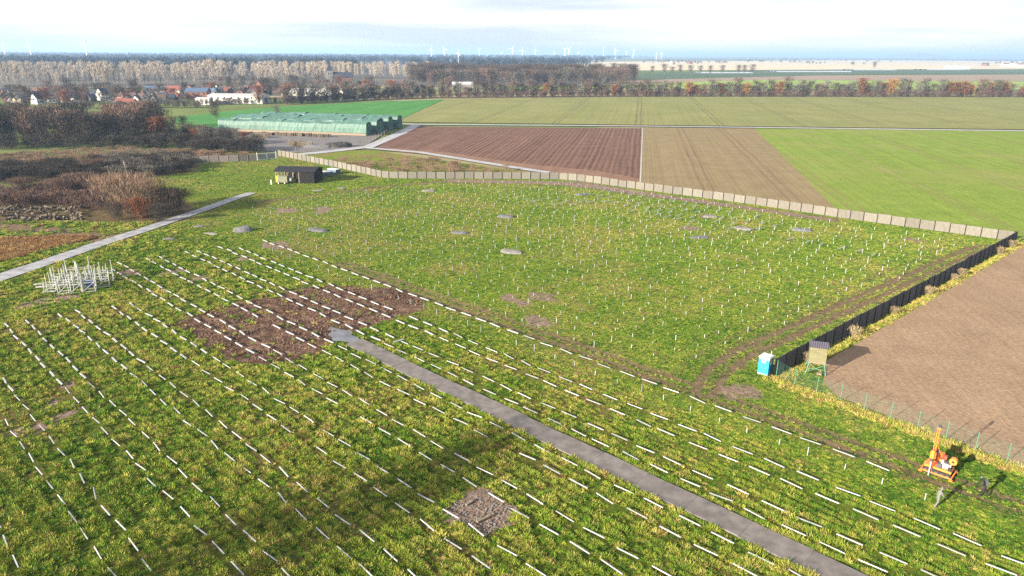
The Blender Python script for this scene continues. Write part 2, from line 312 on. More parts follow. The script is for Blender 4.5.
def masks(x, y):
    n = x * NU[0] + y * NU[1]; e = x * EU[0] + y * EU[1]
    jx = x + 4.5 * (fbm(x, y, 5, 1) - .5); jy = y + 4.5 * (fbm(x, y, 5, 3) - .5)
    soil = sum(inpoly(jx + a, jy + b, p) for p in SOIL for a, b in ((.6, 0), (-.6, .2), (0, .8), (.1, -.8))) / 4.
    j2x = x + 2.6 * (fbm(x, y, 2.6, 2) - .5); j2y = y + 2.6 * (fbm(x, y, 2.6, 4) - .5)
    barem = np.minimum(1, sum(inpoly(j2x + a, j2y + b, p) for p in BARES for a, b in ((.5, 0), (-.5, .3), (.1, .9), (0, -.9))) / 4.)
    barem = np.maximum(barem, inpoly(x + .9 * (fbm(x, y, 1.5, 2) - .5), y + .9 * (fbm(x, y, 1.5, 4) - .5), BARES[0]) * 1.6)
    d = segdist(x, y, TRK); t1 = np.exp(-((np.abs(d) - .95) / .42) ** 2) * .9 + .35 * np.exp(-(d / 1.9) ** 2)
    d = segdist(x, y, TR2); t2 = np.exp(-((np.abs(d) - 1.05) / .5) ** 2) * .85 + .5 * np.exp(-(d / 2.8) ** 2)
    for off in (2.9, 5.2): d = segdist(x + off * .66, y - off * .75, TR2); t2 = np.maximum(t2, np.exp(-((np.abs(d) - .9) / .4) ** 2) * (.75 - .08 * off))
    d = segdist(x, y, TR3); far = np.clip((x + 45) / 50, 0, 1); t3 = np.exp(-(d / 1.7) ** 2) * (.75 + .5 * far)
    t4 = np.exp(-(segdist(x, y, TR4) / 3.0) ** 2) * 1.2
    trk = np.clip(np.maximum(np.maximum(np.maximum(t1, t2), t3), t4) * (.70 + .9 * fbm(x, y, 5, 2)), 0, 1)
    straw = fbm(x, y, 9, 0) * .6 + .4 * fbm(x, y, 2.2, 3)
    return n, e, soil, barem, trk, straw
LEFTBANK = PP((-30, 268), (0, 262), (60, 247), (95, 238), (85, 233), (40, 236), (-30, 240))
SCRUB = PP((-60, 192), (60, 186), (150, 178), (195, 172), (205, 160), (240, 157), (200, 149), (120, 143), (-60, 143))
LOGBED = PP((-40, 202), (60, 198), (115, 196), (185, 200), (196, 210), (172, 221), (120, 223), (60, 221.5), (-40, 221))
def ground_h(x, y): return .10 * (fbm(x, y, 6, 5) - .5) - .02
STEP = .62; gx = np.arange(-128, 118, STEP); gy = np.arange(14, 262, STEP); X, Y = np.meshgrid(gx, gy); x, y = X.ravel(), Y.ravel()
n_, e_, soil_, bare_, trk_, straw_ = masks(x, y); z = ground_h(x, y)
z = z - .10 * trk_ + .05 * (fbm(x, y, 1.3, 1) - .5) * (soil_ + bare_)
W_ = len(gx); ii = (np.arange(len(gy) - 1)[:, None] * W_ + np.arange(W_ - 1)[None, :]).ravel(); T = np.stack([ii, ii + 1, ii + W_ + 1, ii + W_], 1)
cx, cy = x[ii] + STEP / 2, y[ii] + STEP / 2
inner = ~(inpoly(cx, cy, [(C_FAR[0] + 3, C_FAR[1] - 3.5), P(836, 366.5), P(829, 387), P(841, 396), P(905, 420.5), P(1024, 464), (130, 4), (400, 60), (400, 126)]))
beyond = inpoly(cx, cy, [P(374, 150.5), P(520, 171), P(560, 177), P(641, 187.5), P(836, 211.5), (C_FAR[0] + 3, C_FAR[1] + 3), (300, 140), (300, 400), (-40, 400)])
T = T[inner & ~beyond]
me = np_mesh('meadow', np.stack([x, y, z], 1), T, None, True)
wildness = np.clip((n_ * -.5 + 40 - .12 * (y - 80)) / 30, 0, 1)
scrubm = np.clip(inpoly(x + 5 * (fbm(x, y, 12, 1) - .5), y + 5 * (fbm(x, y, 12, 2) - .5), SCRUB).astype(float) + inpoly(x, y, LEFTBANK) + inpoly(x, y, LOGBED), 0, 1)
for nm, arr in (('soil', soil_), ('bare', bare_), ('track', trk_), ('straw', straw_), ('scrub', scrubm), ('wild', np.clip((62 - n_) / 14, 0, 1))):
    at = me.attributes.new(nm, 'FLOAT', 'POINT'); at.data.foreach_set('value', np.asarray(arr, np.float32))
mm, nt, bs = newmat('meadow_ground'); geo = nt.nodes.new('ShaderNodeNewGeometry'); pos = geo.outputs['Position']
big = noise(nt, pos, .07, 5, .6); med = noise(nt, pos, .9, 6, .7); fine = noise(nt, pos, 5., 4, .7)
green = ramp(nt, big, [(.35, (.085, .145, .016)), (.65, (.130, .185, .024))])
green = mix(nt, ramp(nt, med, [(.42, (0, 0, 0)), (.66, (.75, .75, .75))]), green, (.20, .195, .040))
green = mix(nt, ramp(nt, math_(nt, 'MULTIPLY_ADD', fine, .3, attr(nt, 'straw')), [(.58, (0, 0, 0)), (.80, (.9, .9, .9))]), green, (.175, .135, .055))
green = mix(nt, 1, green, ramp(nt, fine, [(.3, (.55, .55, .5)), (.7, (1.25, 1.25, 1.2))]), 'MULTIPLY')
green = mix(nt, math_(nt, 'MULTIPLY', attr(nt, 'wild'), .7), green, mix(nt, 1, green, (.50, .46, .42), 'MULTIPLY'))
edge = math_(nt, 'MULTIPLY_ADD', math_(nt, 'SUBTRACT', med, .5), 1.6, attr(nt, 'soil')); sm = ramp(nt, edge, [(.42, (0, 0, 0)), (.58, (1, 1, 1))])
soilc = ramp(nt, noise(nt, pos, .8, 8, .75), [(.34, (.028, .017, .013)), (.46, (.072, .043, .031)), (.56, (.125, .078, .055)), (.66, (.22, .165, .135))])
soilc = mix(nt, .75, soilc, ramp(nt, noise(nt, pos, .22, 4, .6), [(.38, (.5, .48, .46)), (.62, (1.5, 1.45, 1.4))]), 'MULTIPLY')
barec = ramp(nt, noise(nt, pos, 1.6, 6, .7), [(.3, (.10, .070, .054)), (.55, (.19, .135, .105)), (.75, (.30, .245, .21))])
trkc = ramp(nt, noise(nt, pos, .8, 6, .7), [(.3, (.085, .058, .036)), (.7, (.18, .125, .085))])
scrc = ramp(nt, noise(nt, pos, .5, 6, .7), [(.3, (.045, .035, .02)), (.55, (.10, .075, .035)), (.75, (.16, .11, .055))])
col = mix(nt, ramp(nt, math_(nt, 'MULTIPLY_ADD', math_(nt, 'SUBTRACT', med, .5), 1.0, attr(nt, 'scrub')), [(.4, (0, 0, 0)), (.6, (1, 1, 1))]), green, scrc)
col = mix(nt, math_(nt, 'MULTIPLY', attr(nt, 'track'), .95), col, trkc); col = mix(nt, sm, col, soilc)
col = mix(nt, ramp(nt, math_(nt, 'MULTIPLY_ADD', math_(nt, 'SUBTRACT', med, .5), 1.8, attr(nt, 'bare')), [(.4, (0, 0, 0)), (.6, (1, 1, 1))]), col, barec)
nt.links.new(col, bs.inputs['Base Color']); bs.inputs['Roughness'].default_value = 1; bs.inputs['Specular IOR Level'].default_value = .05
bump(nt, bs, math_(nt, 'ADD', math_(nt, 'MULTIPLY', med, 2.), fine), 1.0, .22); me.materials.append(mm)
meadow = tag(link('meadow', me), kind='structure')
# concrete path of separate cast slabs
path = tag(empty('concrete_path'), kind='structure'); slab_len = 4.7; i = 0; e = -69.6
rs = random.Random(5)
while e < 22:
    L = slab_len; w = 2.4 + rs.uniform(-.06, .06); o = MB()
    o.box((0, 0, 0), (L - rs.uniform(.008, .03), w, .14)).build('slab', MAT['concrete'], path, loc=(*NE(44.3 + rs.uniform(-.06, .06), e + L / 2), .035 + rs.uniform(-.012, .012)), rot=(rs.uniform(-.006, .006), rs.uniform(-.004, .004), RA + rs.uniform(-.008, .008)))
    e += L; i += 1
pud = [NE(44.5 + 1.35 * sin(t) * (1 + .3 * sin(3 * t + 1) + .18 * sin(7 * t)), -71.6 + 3.3 * cos(t) * (1 + .2 * cos(2 * t + .5) + .15 * sin(5 * t))) for t in np.linspace(0, 2 * pi, 50)[:-1]]
sheet('puddle', pud, .06, M('wet_concrete', (.06, .06, .07), (.14, .14, .155), .8, .2, obj=False, spec=.6))
# ------------------------------------------------------------------ steel beams laid out in rows and upright posts
CP = [(-.075, -.045), (.075, -.045), (.075, .045), (.05, .045), (.05, .033), (.063, .033), (.063, -.033), (-.063, -.033), (-.063, .033), (-.05, .033), (-.05, .045), (-.075, .045)]
beam_me = MB().extrude_x([(y, -z) for y, z in CP], -1, 1).mesh('steel_beam', MAT['steel'])
post_me = MB().extrude_x([(y, z) for y, z in CP], 0, 1).mesh('steel_post', MAT['steel'])
for v in post_me.vertices: v.co = (v.co.z, v.co.y, v.co.x)
def inframe(x, y, m=4):
    u, v = pix(x, y); return -m < u < 1024 + m and 40 < v < 576 + m
rowsN = [(5.2, -100), (9.42, -102), (11.52, -103), (15.55, -106), (17.8, -105.7), (21.7, -105.2), (23.72, -105.4), (27.72, -104.3), (29.95, -104.1), (33.82, -123), (35.85, -126), (39.98, -125), (42.02, -124.8), (46.52, -124.4), (48.45, -124), (52.4, -124), (54.45, -123.5), (60.35, -122.6)]
BEAMS = []   # x, y, rz, row, order
leftrows = [r for r in rowsN if r[0] < 43][::-1]; rightrows = [r for r in rowsN if r[0] > 43]
rb = random.Random(3)
for side, rows in (('left', leftrows), ('right', rightrows)):
    for ri, (n, e0) in enumerate(rows):
        if n < 9: e0 = -100
        e = e0; row = []; emax = 4 if n > 43 else 30
        ph = {9.42: -73.25, 11.52: -69.48, 33.82: -49.0, 29.95: -52.8, 27.72: -53.17}.get(n)
        if ph is not None: e = ph - round((ph - e0) / 2.95) * 2.95
        while e < emax:
            ee = e + rb.gauss(0, .13); nn = n + rb.gauss(0, .07)
            if side == 'right' and n < 50 and ee > -6: break
            x_, y_ = NE(nn, ee)
            if inframe(x_, y_) and not (side == 'left' and n > 41 and -68.5 < ee < -64 and False) and rb.random() > .015 and not (n > 58 and ee > -12):
                row.append((x_, y_, RA + rb.gauss(0, .055)))
            e += 2.95
        row = row[::-1]
        for k, b in enumerate(row): BEAMS.append((*b, side, ri + 1, k + 1))
# nearest three hundred one by one, the others as one mass
order = sorted(range(len(BEAMS)), key=lambda i: math.hypot(BEAMS[i][0], BEAMS[i][1]))
near = set(order[:296]); restB = []
def beam_z(x, y): return .17 + .05 * rb.random()
for i, (x_, y_, rz, side, ri, k) in enumerate(BEAMS):
    s_ = rb.uniform(.90, .98); zz = beam_z(x_, y_); tl = rb.gauss(0, .02)
    if i in near:
        o = link('steel_beam', beam_me, None, (x_, y_, zz), (rb.gauss(0, .25), tl + rb.gauss(0, .012), rz), (s_, .5, .65))
        tag(o, f'white steel beam on ground, {nth(ri)} row {side} of the concrete path, {nth(k)} from near end', 'steel beam', 'steel beams laid out in rows')
    else: restB.append((x_, y_, zz, rz, s_))
def joined(name, me, places, mat):
    """many copies of a small mesh joined into one"""
    V0 = np.array([v.co[:] for v in me.vertices]); Fs = [tuple(p.vertices) for p in me.polygons]; V = []; Fa = []
    for q, (x_, y_, z_, rz, sx, sz) in enumerate(places):
        c_, s_ = cos(rz), sin(rz); v = V0 * (sx, 1, sz); V.append(np.stack([v[:, 0] * c_ - v[:, 1] * s_ + x_, v[:, 0] * s_ + v[:, 1] * c_ + y_, v[:, 2] + z_], 1))
        Fa += [tuple(i + q * len(V0) for i in f) for f in Fs]
    m = bpy.data.meshes.new(name); m.from_pydata(np.concatenate(V).tolist(), [], Fa); m.update(); m.materials.append(mat); return link(name, m)
# crossbeams laid between the far upright posts
far = []
for n, e0, e1 in ((132.4, -104, -36), (136.2, -100, -60), (141, -108, -58), (146.8, -112, -66), (150.5, -114, -88), (128.6, -112, -98), (124.5, -118, -104)):
    e = e0
    while e < e1:
        x_, y_ = NE(n + rb.gauss(0, .3), e + rb.gauss(0, .2))
        if rb.random() > .18: far.append((x_, y_, .42, RA + pi / 2 + rb.gauss(0, .16), 1.25))
        e += 3.05
tag(joined('far_steel_beams', beam_me, [(a, b, c_, d, s_, 1.1) for a, b, c_, d, s_ in restB + far], MAT['steel']), 'distant white steel beams lying in rows and near the pale fence', 'steel beams', kind='stuff')
# upright posts
POSTZONE = PP((250, 205), (276, 202.5), (340, 193.5), (420, 186), (452, 180.5), (560, 182), (640, 192), (740, 206), (850, 224), (960, 243.5), (907, 277), (860, 293), (792, 326), (706, 359), (690, 362), (560, 345), (420, 300), (300, 252), (262, 232))
POSTS = []
rowdefs = [(58.0, -119, -8, 0)] + [(64.2 + 5.97 * k + d, -175, 5, 1) for k in range(18) for d in (0, 2.85)]
for ri, (n, e0, e1, zone) in enumerate(rowdefs):
    e = e0 + rb.uniform(0, 3); row = []
    while e < e1:
        x_, y_ = NE(n + rb.gauss(0, .08), e + rb.gauss(0, .12)); e += 3.02
        if not inframe(x_, y_) or (zone and not inpoly(x_, y_, POSTZONE)) or rb.random() < .03: continue
        row.append((x_, y_))
    for k, (x_, y_) in enumerate(row[::-1]): POSTS.append((x_, y_, ri, k + 1))
for x_, y_ in (P(983, 514), P(1003, 521), P(988, 540), P(975, 541)): pass
order = sorted(range(len(POSTS)), key=lambda i: math.hypot(POSTS[i][0], POSTS[i][1])); near = set(order[:296]); restP = []
for i, (x_, y_, ri, k) in enumerate(POSTS):
    hh = rb.choice((.36, .40, .44, .5, .75)) if ri else rb.choice((.55, .65, .7, .9))
    rz = RA + rb.gauss(0, .12)
    if i in near:
        o = link('steel_post', post_me, None, (x_, y_, -.05), (rb.gauss(0, .02), rb.gauss(0, .02), rz), (.62, .62, hh))
        where = 'in the single row along the muddy track' if ri == 0 else f'in {nth(ri)} row beyond the muddy track'
        tag(o, f'upright steel post {where}, {nth(k)} from right end', 'steel post', 'upright steel posts in the meadow')
    else: restP.append((x_, y_, -.05, rz, .8, hh * 1.1))
tag(joined('far_steel_posts', post_me, restP, MAT['steel']), 'distant upright steel posts dotted over the meadow before the fence', 'steel posts', kind='stuff')
# odd ones
o = link('steel_beam', beam_me, None, (*P(398.5, 343), .3), (0, 0, .75), (.75, 1, 1)); tag(o, 'short steel beam lying askew across the rows beside the concrete path', 'steel beam', 'steel beams laid out in rows')
# ------------------------------------------------------------------ fences
def along(pts, step):
    out = []; acc = 0.; pts = [np.array(p, float) for p in pts]
    L = sum(np.linalg.norm(b - a) for a, b in zip(pts[:-1], pts[1:])); cnt = max(1, round(L / step)); step = L / cnt; want = 0.
    for a, b in zip(pts[:-1], pts[1:]):
        l = np.linalg.norm(b - a)
        while want <= acc + l + 1e-6 and len(out) <= cnt: out.append(a + (b - a) * min(1, (want - acc) / l)); want += step
        acc += l
    return out
def mat_fence(name, pts, step, h, pmat, qmat, label, cat='fence', thick=.04, uneven=.05, slats=True, side=0, side_off=(-.05, -.09)):
    root = empty(name, (*pts[0], 0), 0, label, cat); ps = along(pts, step); off = np.array(side_off); o0 = np.array(pts[0]); r = random.Random(len(ps))
    for i, p in enumerate(ps):
        MB().tube((0, 0, -.3), (0, 0, h + .08 + r.uniform(0, .12)), .075, .065, 6).build('post', qmat, root, loc=(*(p - o0 + off), 0))
    for i, (a, b) in enumerate(zip(ps[:-1], ps[1:])):
        d = b - a; L = float(np.linalg.norm(d)); q = np.array([-d[1], d[0]]) / L; c_ = (a + b) / 2 - o0 + q * side * .07; m = MB(); k = 9; hh = h + r.gauss(0, uneven)
        for j in range(k):   # bundles of canes / boards with uneven tops
            w = (L - .06) / k; xx = -L / 2 + .03 + w * (j + .5); t = hh + r.gauss(0, uneven * .5)
            m.box((xx, r.uniform(-.012, .012), t / 2), (w * .985, thick, t))
        m.build('panel', pmat, root, loc=(*c_, .02), rot=(0, r.gauss(0, .006), math.atan2(d[1], d[0])))
    return root
MAT['reed'] = M('reed_matting', (.088, .082, .071), (.170, .158, .136), 1.3, .95, .3, stretch=(9, 9, .8), rand=.14)
MAT['reedgrey'] = M('weathered_boards', (.075, .068, .064), (.13, .118, .11), 1.6, .95, .3, stretch=(10, 10, .6), rand=.12)
MAT['screen'] = M('dark_screening', (.030, .031, .037), (.105, .102, .106), 2.2, .9, .3, stretch=(12, 12, .8), rand=.15)
mat_fence('reed_fence', FENCE, 2.7, 1.9, MAT['reed'], MAT['darkwood'], 'long pale reed mat fence with posts bending along the far edge of the meadow')
DARK = [P(1015, 242.5), P(774, 376.5)]
mat_fence('screen_fence', DARK, 2.4, 2.15, MAT['screen'], MAT['darkwood'], 'straight dark screening fence between meadow and bare brown field')
gl, gr = P(258, 160.5), P(276, 159)
mat_fence('board_fence', [P(140, 163), P(190, 162.5), P(240, 161.5), gl], 3.0, 2.1, MAT['reedgrey'], MAT['timber'], 'grey weathered board fence left of the white gate')
# ragged reeds leaning on the dark fence are added with the shrubs
gate = empty('field_gate', (*gl, 0), 0, 'white framed double gate with dark blue mesh between the two fences', 'gate')
gd = np.array(gr) - np.array(gl); GW = float(np.linalg.norm(gd)); ga = math.atan2(gd[1], gd[0]); gate.rotation_euler[2] = ga
MAT['gatemesh'] = M('blue_mesh', (.06, .09, .16), (.12, .16, .26), 4, .7)
for q in range(2):
    x0, x1 = GW * q / 2 + .05, GW * (q + 1) / 2 - .05; m = MB()
    for xx in (x0, x1): m.box((xx, 0, 1.15), (.14, .12, 2.1))
    for zz in (.2, 2.15): m.box(((x0 + x1) / 2, 0, zz), (x1 - x0 - .14, .12, .14))
    lf = m.build('gate_leaf', MAT['white'], gate); mm_ = MB(); xx = x0 + .25
    while xx < x1 - .1: mm_.box((xx, 0, 1.15), (.20, .04, 1.75)); xx += .28
    mm_.build('mesh_infill', MAT['gatemesh'], lf)
for xx in (-.12, GW + .12): MB().box((xx, 0, 1.25), (.2, .2, 2.7)).build('gate_post', MAT['white'], gate)
# green wire mesh fence
WIRE = [P(776, 377), P(801, 389), P(833, 399), P(870, 413), P(903, 424.5), P(936, 436.5), P(968, 449), P(1002, 462), P(1040, 476)]
wf = empty('wire_fence', (*WIRE[0], 0), 0, 'green wire mesh fence with thin posts before the bare brown field', 'fence'); o0 = np.array(WIRE[0])
WIRES = along(WIRE, 2.6)
for p in WIRES: MB().tube((0, 0, -.3), (0, 0, 2.05), .035, n=6).build('post', MAT['green_paint'], wf, loc=(*(p - o0), 0))
for a, b in zip(WIRES[:-1], WIRES[1:]):
    d = b - a; L = float(np.linalg.norm(d)); m = MB(); z_ = .08
    while z_ < 1.95: m.box((0, 0, z_), (L - .07, .004, .005)); z_ += .2
    xx = -L / 2 + .1
    while xx < L / 2: m.box((xx, .008, 1.0), (.0035, .0035, 1.9)); xx += .1
    m.build('mesh_panel', MAT['green_paint'], wf, loc=(*((a + b) / 2 - o0), 0), rot=(0, 0, math.atan2(d[1], d[0])))
# ------------------------------------------------------------------ raised hide
hx, hy = P(815, 371.5); hide = empty('raised_hide', (hx, hy, 0), -.36, 'olive raised hunting hide on green legs with purple-grey corrugated roof', 'hide')
MAT['olive'] = M('olive_board', (.12, .115, .060), (.165, .155, .085), 1.5, .85, .2, stretch=(1, 1, 3)); MAT['roofsheet'] = M('purple_sheet', (.10, .083, .115), (.145, .125, .16), 2, .6)
W2, D2, z0, z1 = .88, .85, 1.45, 3.35
MB().box((0, 0, z0 - .06), (2 * W2 + .1, 2 * D2 + .1, .1)).build('floor_frame', MAT['timber'], hide)
for nm, c_, d in (('wall', (0, -D2, 0), (2 * W2, .06, z1 - z0 - .03)), ('wall', (0, D2, 0), (2 * W2, .06, z1 - z0 - .14)), ('wall', (-W2, 0, 0), (.06, 2 * D2 - .07, z1 - z0 - .13)), ('wall', (W2, 0, 0), (.06, 2 * D2 - .07, z1 - z0 - .13))):
    w_ = MB().box((c_[0], c_[1], z0 + d[2] / 2), d).build(nm, MAT['olive'], hide)
    if c_[1] < 0:
        MB().box((-.02, -D2 - .042, z0 + .92), (.05, .02, z1 - z0 - .16)).build('cover_strip', MAT['timber'], w_)
        MB().box((0, -D2 - .05, z0 + .05), (2 * W2, .03, .1)).build('trim', MAT['timber'], w_)
m = MB(); ncor = 11; prof = []
for i in range(ncor * 4 + 1):
    xx = -1.03 + 2.06 * i / (ncor * 4); prof.append((xx, .05 * (1 if (i // 2) % 2 == 0 else 0)))
v = []; f = []
for yy, zz in ((-1.25, z1 + .02), (1.15, z1 - .12)):
    v += [(a, yy, zz + b) for a, b in prof]
npf = len(prof); f = [(i, i + 1, npf + i + 1, npf + i) for i in range(npf - 1)]; v += [(a, b, c_ - .03) for a, b, c_ in v]; f += [tuple(q + 2 * npf for q in reversed(t)) for t in f]
m.add(v, f); m.build('roof', MAT['roofsheet'], hide)
for sx in (-1, 1):
    for sy in (-1, 1): MB().tube((sx * 1.12, sy * 1.05, -.2), (sx * .78, sy * .75, z0 - .1), .055, .055, 6).build('leg', MAT['green_paint'], hide)
for sx in (-1, 1): MB().tube((sx * 1.06, -1.0, .15), (-sx * .84, -.80, z0 - .2), .03, n=5).build('brace', MAT['green_paint'], hide)
MB().tube((-.95, -.9, .7), (.95, -.9, .7), .03, n=5).build('brace', MAT['green_paint'], hide)
MB().box((.35, -1.2, .32), (.5, .3, .22)).build('step', MAT['timber'], hide)
# ------------------------------------------------------------------ portable toilet
tx, ty = P(764.5, 373.5); wc = empty('portable_toilet', (tx, ty, 0), -.75, 'bright blue portable toilet with white roof at the dark fence corner', 'toilet')
MAT['wcblue'] = M('toilet_blue', (.02, .24, .47), (.03, .29, .54), 2, .4); MAT['wcwhite'] = M('toilet_white', (.46, .48, .49), (.54, .55, .56), 2, .45)
MB().box((0, 0, .09), (1.16, 1.16, .18)).build('base', MAT['grey'], wc)
MB().box((0, .0, 1.02), (1.08, 1.08, 1.66)).build('cabin', MAT['wcblue'], wc)
for sx in (-1, 1):
    for sy in (-1, 1): MB().box((sx * .55, sy * .55, 1.03), (.09, .09, 1.7)).build('corner_post', MAT['wcblue'], wc)
MB().box((0, 0, 1.97), (1.12, 1.12, .22)).build('vent_band', MAT['wcwhite'], wc)
m = MB(); n = 6; rings = []
for k in range(n + 1):
    a = pi / 2 * k / n; s_ = .62 * cos(a * .93) + .02; rings.append([(sx * s_, sy * s_, 2.085 + .30 * sin(a)) for sx, sy in ((-1, -1), (1, -1), (1, 1), (-1, 1))])
m.add([p for r_ in rings for p in r_], [(4 * k + i, 4 * k + (i + 1) % 4, 4 * k + 4 + (i + 1) % 4, 4 * k + 4 + i) for k in range(n) for i in range(4)] + [(4 * n, 4 * n + 1, 4 * n + 2, 4 * n + 3)]); m.build('roof', MAT['wcwhite'], wc)
d_ = MB().box((0, -.565, 1.02), (.78, .05, 1.62)).build('door', MAT['wcblue'], wc); MB().box((.28, -.60, 1.0), (.06, .04, .2)).build('handle', MAT['grey'], d_)
MB().box((-.05, -.597, 1.62), (.5, .014, .22)).build('door_panel', MAT['wcwhite'], d_)
MB().box((.572, 0, 1.45), (.03, .6, .5)).build('side_panel', MAT['wcwhite'], wc); MB().tube((.35, .35, 2.2), (.35, .35, 2.75), .05).build('vent_pipe', MAT['grey'], wc)
# ------------------------------------------------------------------ pile driving rig
MAT['red'] = M('red_paint', (.45, .04, .03), (.55, .07, .05), 3, .5)
rx, ry = P(938, 472); rig = empty('pile_driver', (rx, ry, 0), RA, 'orange tracked pile driving rig with tall mast by the wire fence', 'rig'); rig.scale = (.88,) * 3
for sy in (-1, 1):
    t = empty('crawler_track'); t.parent = rig; t.location = (0, sy * .72, 0); L2, R_ = .95, .27
    prof = [(L2 * sgn + R_ * cos(a), R_ + R_ * sin(a)) for sgn, a0 in ((1, -pi / 2), (-1, pi / 2)) for a in np.linspace(a0, a0 + pi, 7)]
    m = MB(); n = len(prof); m.add([(p[0], -.16, p[1]) for p in prof] + [(p[0], .16, p[1]) for p in prof], [(i, (i + 1) % n, n + (i + 1) % n, n + i) for i in range(n)] + [tuple(range(n)), tuple(range(2 * n - 1, n - 1, -1))]); m.build('belt', MAT['black'], t)
    for k in range(5): MB().tube((-L2 + .475 * k, -.19, R_), (-L2 + .475 * k, .19, R_), .17, n=12).build('wheel', MAT['darksteel'], t)
MB().box((0, 0, .62), (2.3, 1.25, .24)).build('chassis', MAT['orange'], rig)
for sx in (-1, 1):
    ot = MB().box((sx * 1.3, 0, .24), (.11, 2.1, .10)).build('outrigger', MAT['orange'], rig)
    for sy in (-1, 1): MB().box((sx * 1.3, sy * 1.0, .10), (.30, .30, .08)).build('pad', MAT['orange'], ot)
for sy in (-1, 1): MB().box((0, sy * .98, .24), (2.46, .09, .08)).build('side_rail', MAT['orange'], rig)
MB().box((.62, .0, 1.0), (.72, .62, .5)).build('engine_hood', MAT['wcwhite'], rig)
MB().box((.58, .0, 1.32), (.5, .5, .12)).build('engine_cover', MAT['darksteel'], rig)
MB().box((.05, -.45, .98), (.42, .3, .46)).build('valve_block', MAT['darksteel'], rig); MB().box((.95, -.48, .92), (.3, .28, .36)).build('battery_box', MAT['black'], rig)
MB().tube((.2, -.2, .78), (.2, -.2, 1.55), .13, n=10).build('filter_drum', MAT['wcwhite'], rig); MB().box((.25, .35, 1.62), (.36, .3, .3)).build('oil_cooler', MAT['red'], rig)
for q in range(5): MB().tube((-.2 + .22 * q, -.62, .75), (-.1 + .2 * q, -.3 + .05 * q, 1.15 + .1 * (q % 2)), .022, n=5).build('hydraulic_hose', MAT['black'], rig)
for sx in (-1, 1): MB().tube((sx * .35 - .6, 1.0, .3), (sx * .35 - .6, 1.0, 1.25), .03, n=6).build('handrail', MAT['darksteel'], rig)
MB().box((-.62, .98, .42), (.7, .35, .05)).build('operator_step', MAT['darksteel'], rig)
m = MB()
for k in range(4): m.box((1.04, -.2 + .2 * k, 1.02), (.03, .1, .4))
m.build('grille', MAT['black'], rig)
MB().tube((.1, .62, .95), (1.0, .62, .95), .20, n=12).build('hydraulic_tank', MAT['wcwhite'], rig)
MB().tube((.85, .25, 1.5), (.85, .25, 2.0), .05, n=8).build('exhaust', MAT['darksteel'], rig)
MB().box((-.15, .75, 1.35), (.5, .45, .85)).build('counterweight', MAT['orange'], rig)
dr = MB().tube((1.05, -.18, 1.65), (1.05, .30, 1.65), .33, n=14).build('hose_reel', MAT['orange'], rig); MB().tube((1.05, -.22, 1.65), (1.05, .34, 1.65), .12, n=10).build('hub', MAT['black'], dr)
pn = MB().box((-.75, .55, 1.45), (.5, .5, .75)).build('control_cabinet', MAT['orange'], rig); MB().box((-.75, .55, 1.92), (.58, .58, .16)).build('cover', MAT['black'], pn); MB().box((-.47, .52, 1.75), (.06, .42, .4)).build('panel', MAT['blue'], pn)
mx, my = -.55, -.78
mast = empty('mast'); mast.parent = rig; mast.location = (mx, my, 0); MH = 4.9
for sx in (-1, 1):
    for sy in (-1, 1): MB().box((sx * .09, sy * .09, MH / 2 + .15), (.045, .045, MH - .3)).build('rail', MAT['orange'], mast)
m = MB(); z_ = .5; k = 0
while z_ < MH - .4:
    for sy in (-.10, .10): m.tube((-.11 if k % 2 else .11, sy, z_), (.11 if k % 2 else -.11, sy, z_ + .42), .02, n=5)
    for sx in (-.11, .11): m.tube((sx, -.10, z_), (sx, .10, z_ + .42), .02, n=5)
    z_ += .42; k += 1
m.build('lattice', MAT['orange'], mast)
MB().box((0, 0, MH + .06), (.32, .3, .14)).build('mast_head', MAT['orange'], mast); MB().tube((0, -.2, MH + .2), (0, .2, MH + .2), .13, n=10).build('sheave', MAT['darksteel'], mast)
hm = MB().box((0, -.36, 2.25), (.26, .28, .8)).build('hammer', MAT['orange'], mast); MB().tube((0, -.36, 1.5), (0, -.36, 1.78), .13, n=10).build('drive_cap', MAT['darksteel'], hm)
for sx in (-1, 1): MB().tube((.15 * sx, .13, 3.1), (.15 * sx + .6, .95, 1.2), .025, n=6).build('mast_brace', MAT['orange'], mast)
for q in range(3):
    pts = [Vector((.1 + .07 * q, .2, 2.4)), Vector((.3 + .1 * q, .35, 1.9)), Vector((.6 + .1 * q, .6, 1.5)), Vector((.9, .8, 1.3))]; m = MB()
    for a, b in zip(pts[:-1], pts[1:]): m.tube(a, b, .028, n=5)
    m.build('hose', MAT['black'], mast)
px_, py_ = Vector((mx, my - .36, 0)).to_2d() if False else (mx, my - .36)
w_ = Matrix.Rotation(RA, 2) @ Vector((px_, py_)) * .88; o = link('steel_post', post_me, None, (rx + w_.x, ry + w_.y, -.1), (0, 0, RA), (1.15, 1.15, 1.6)); tag(o, 'steel post being driven under the orange rig mast', 'steel post', 'upright steel posts in the meadow')
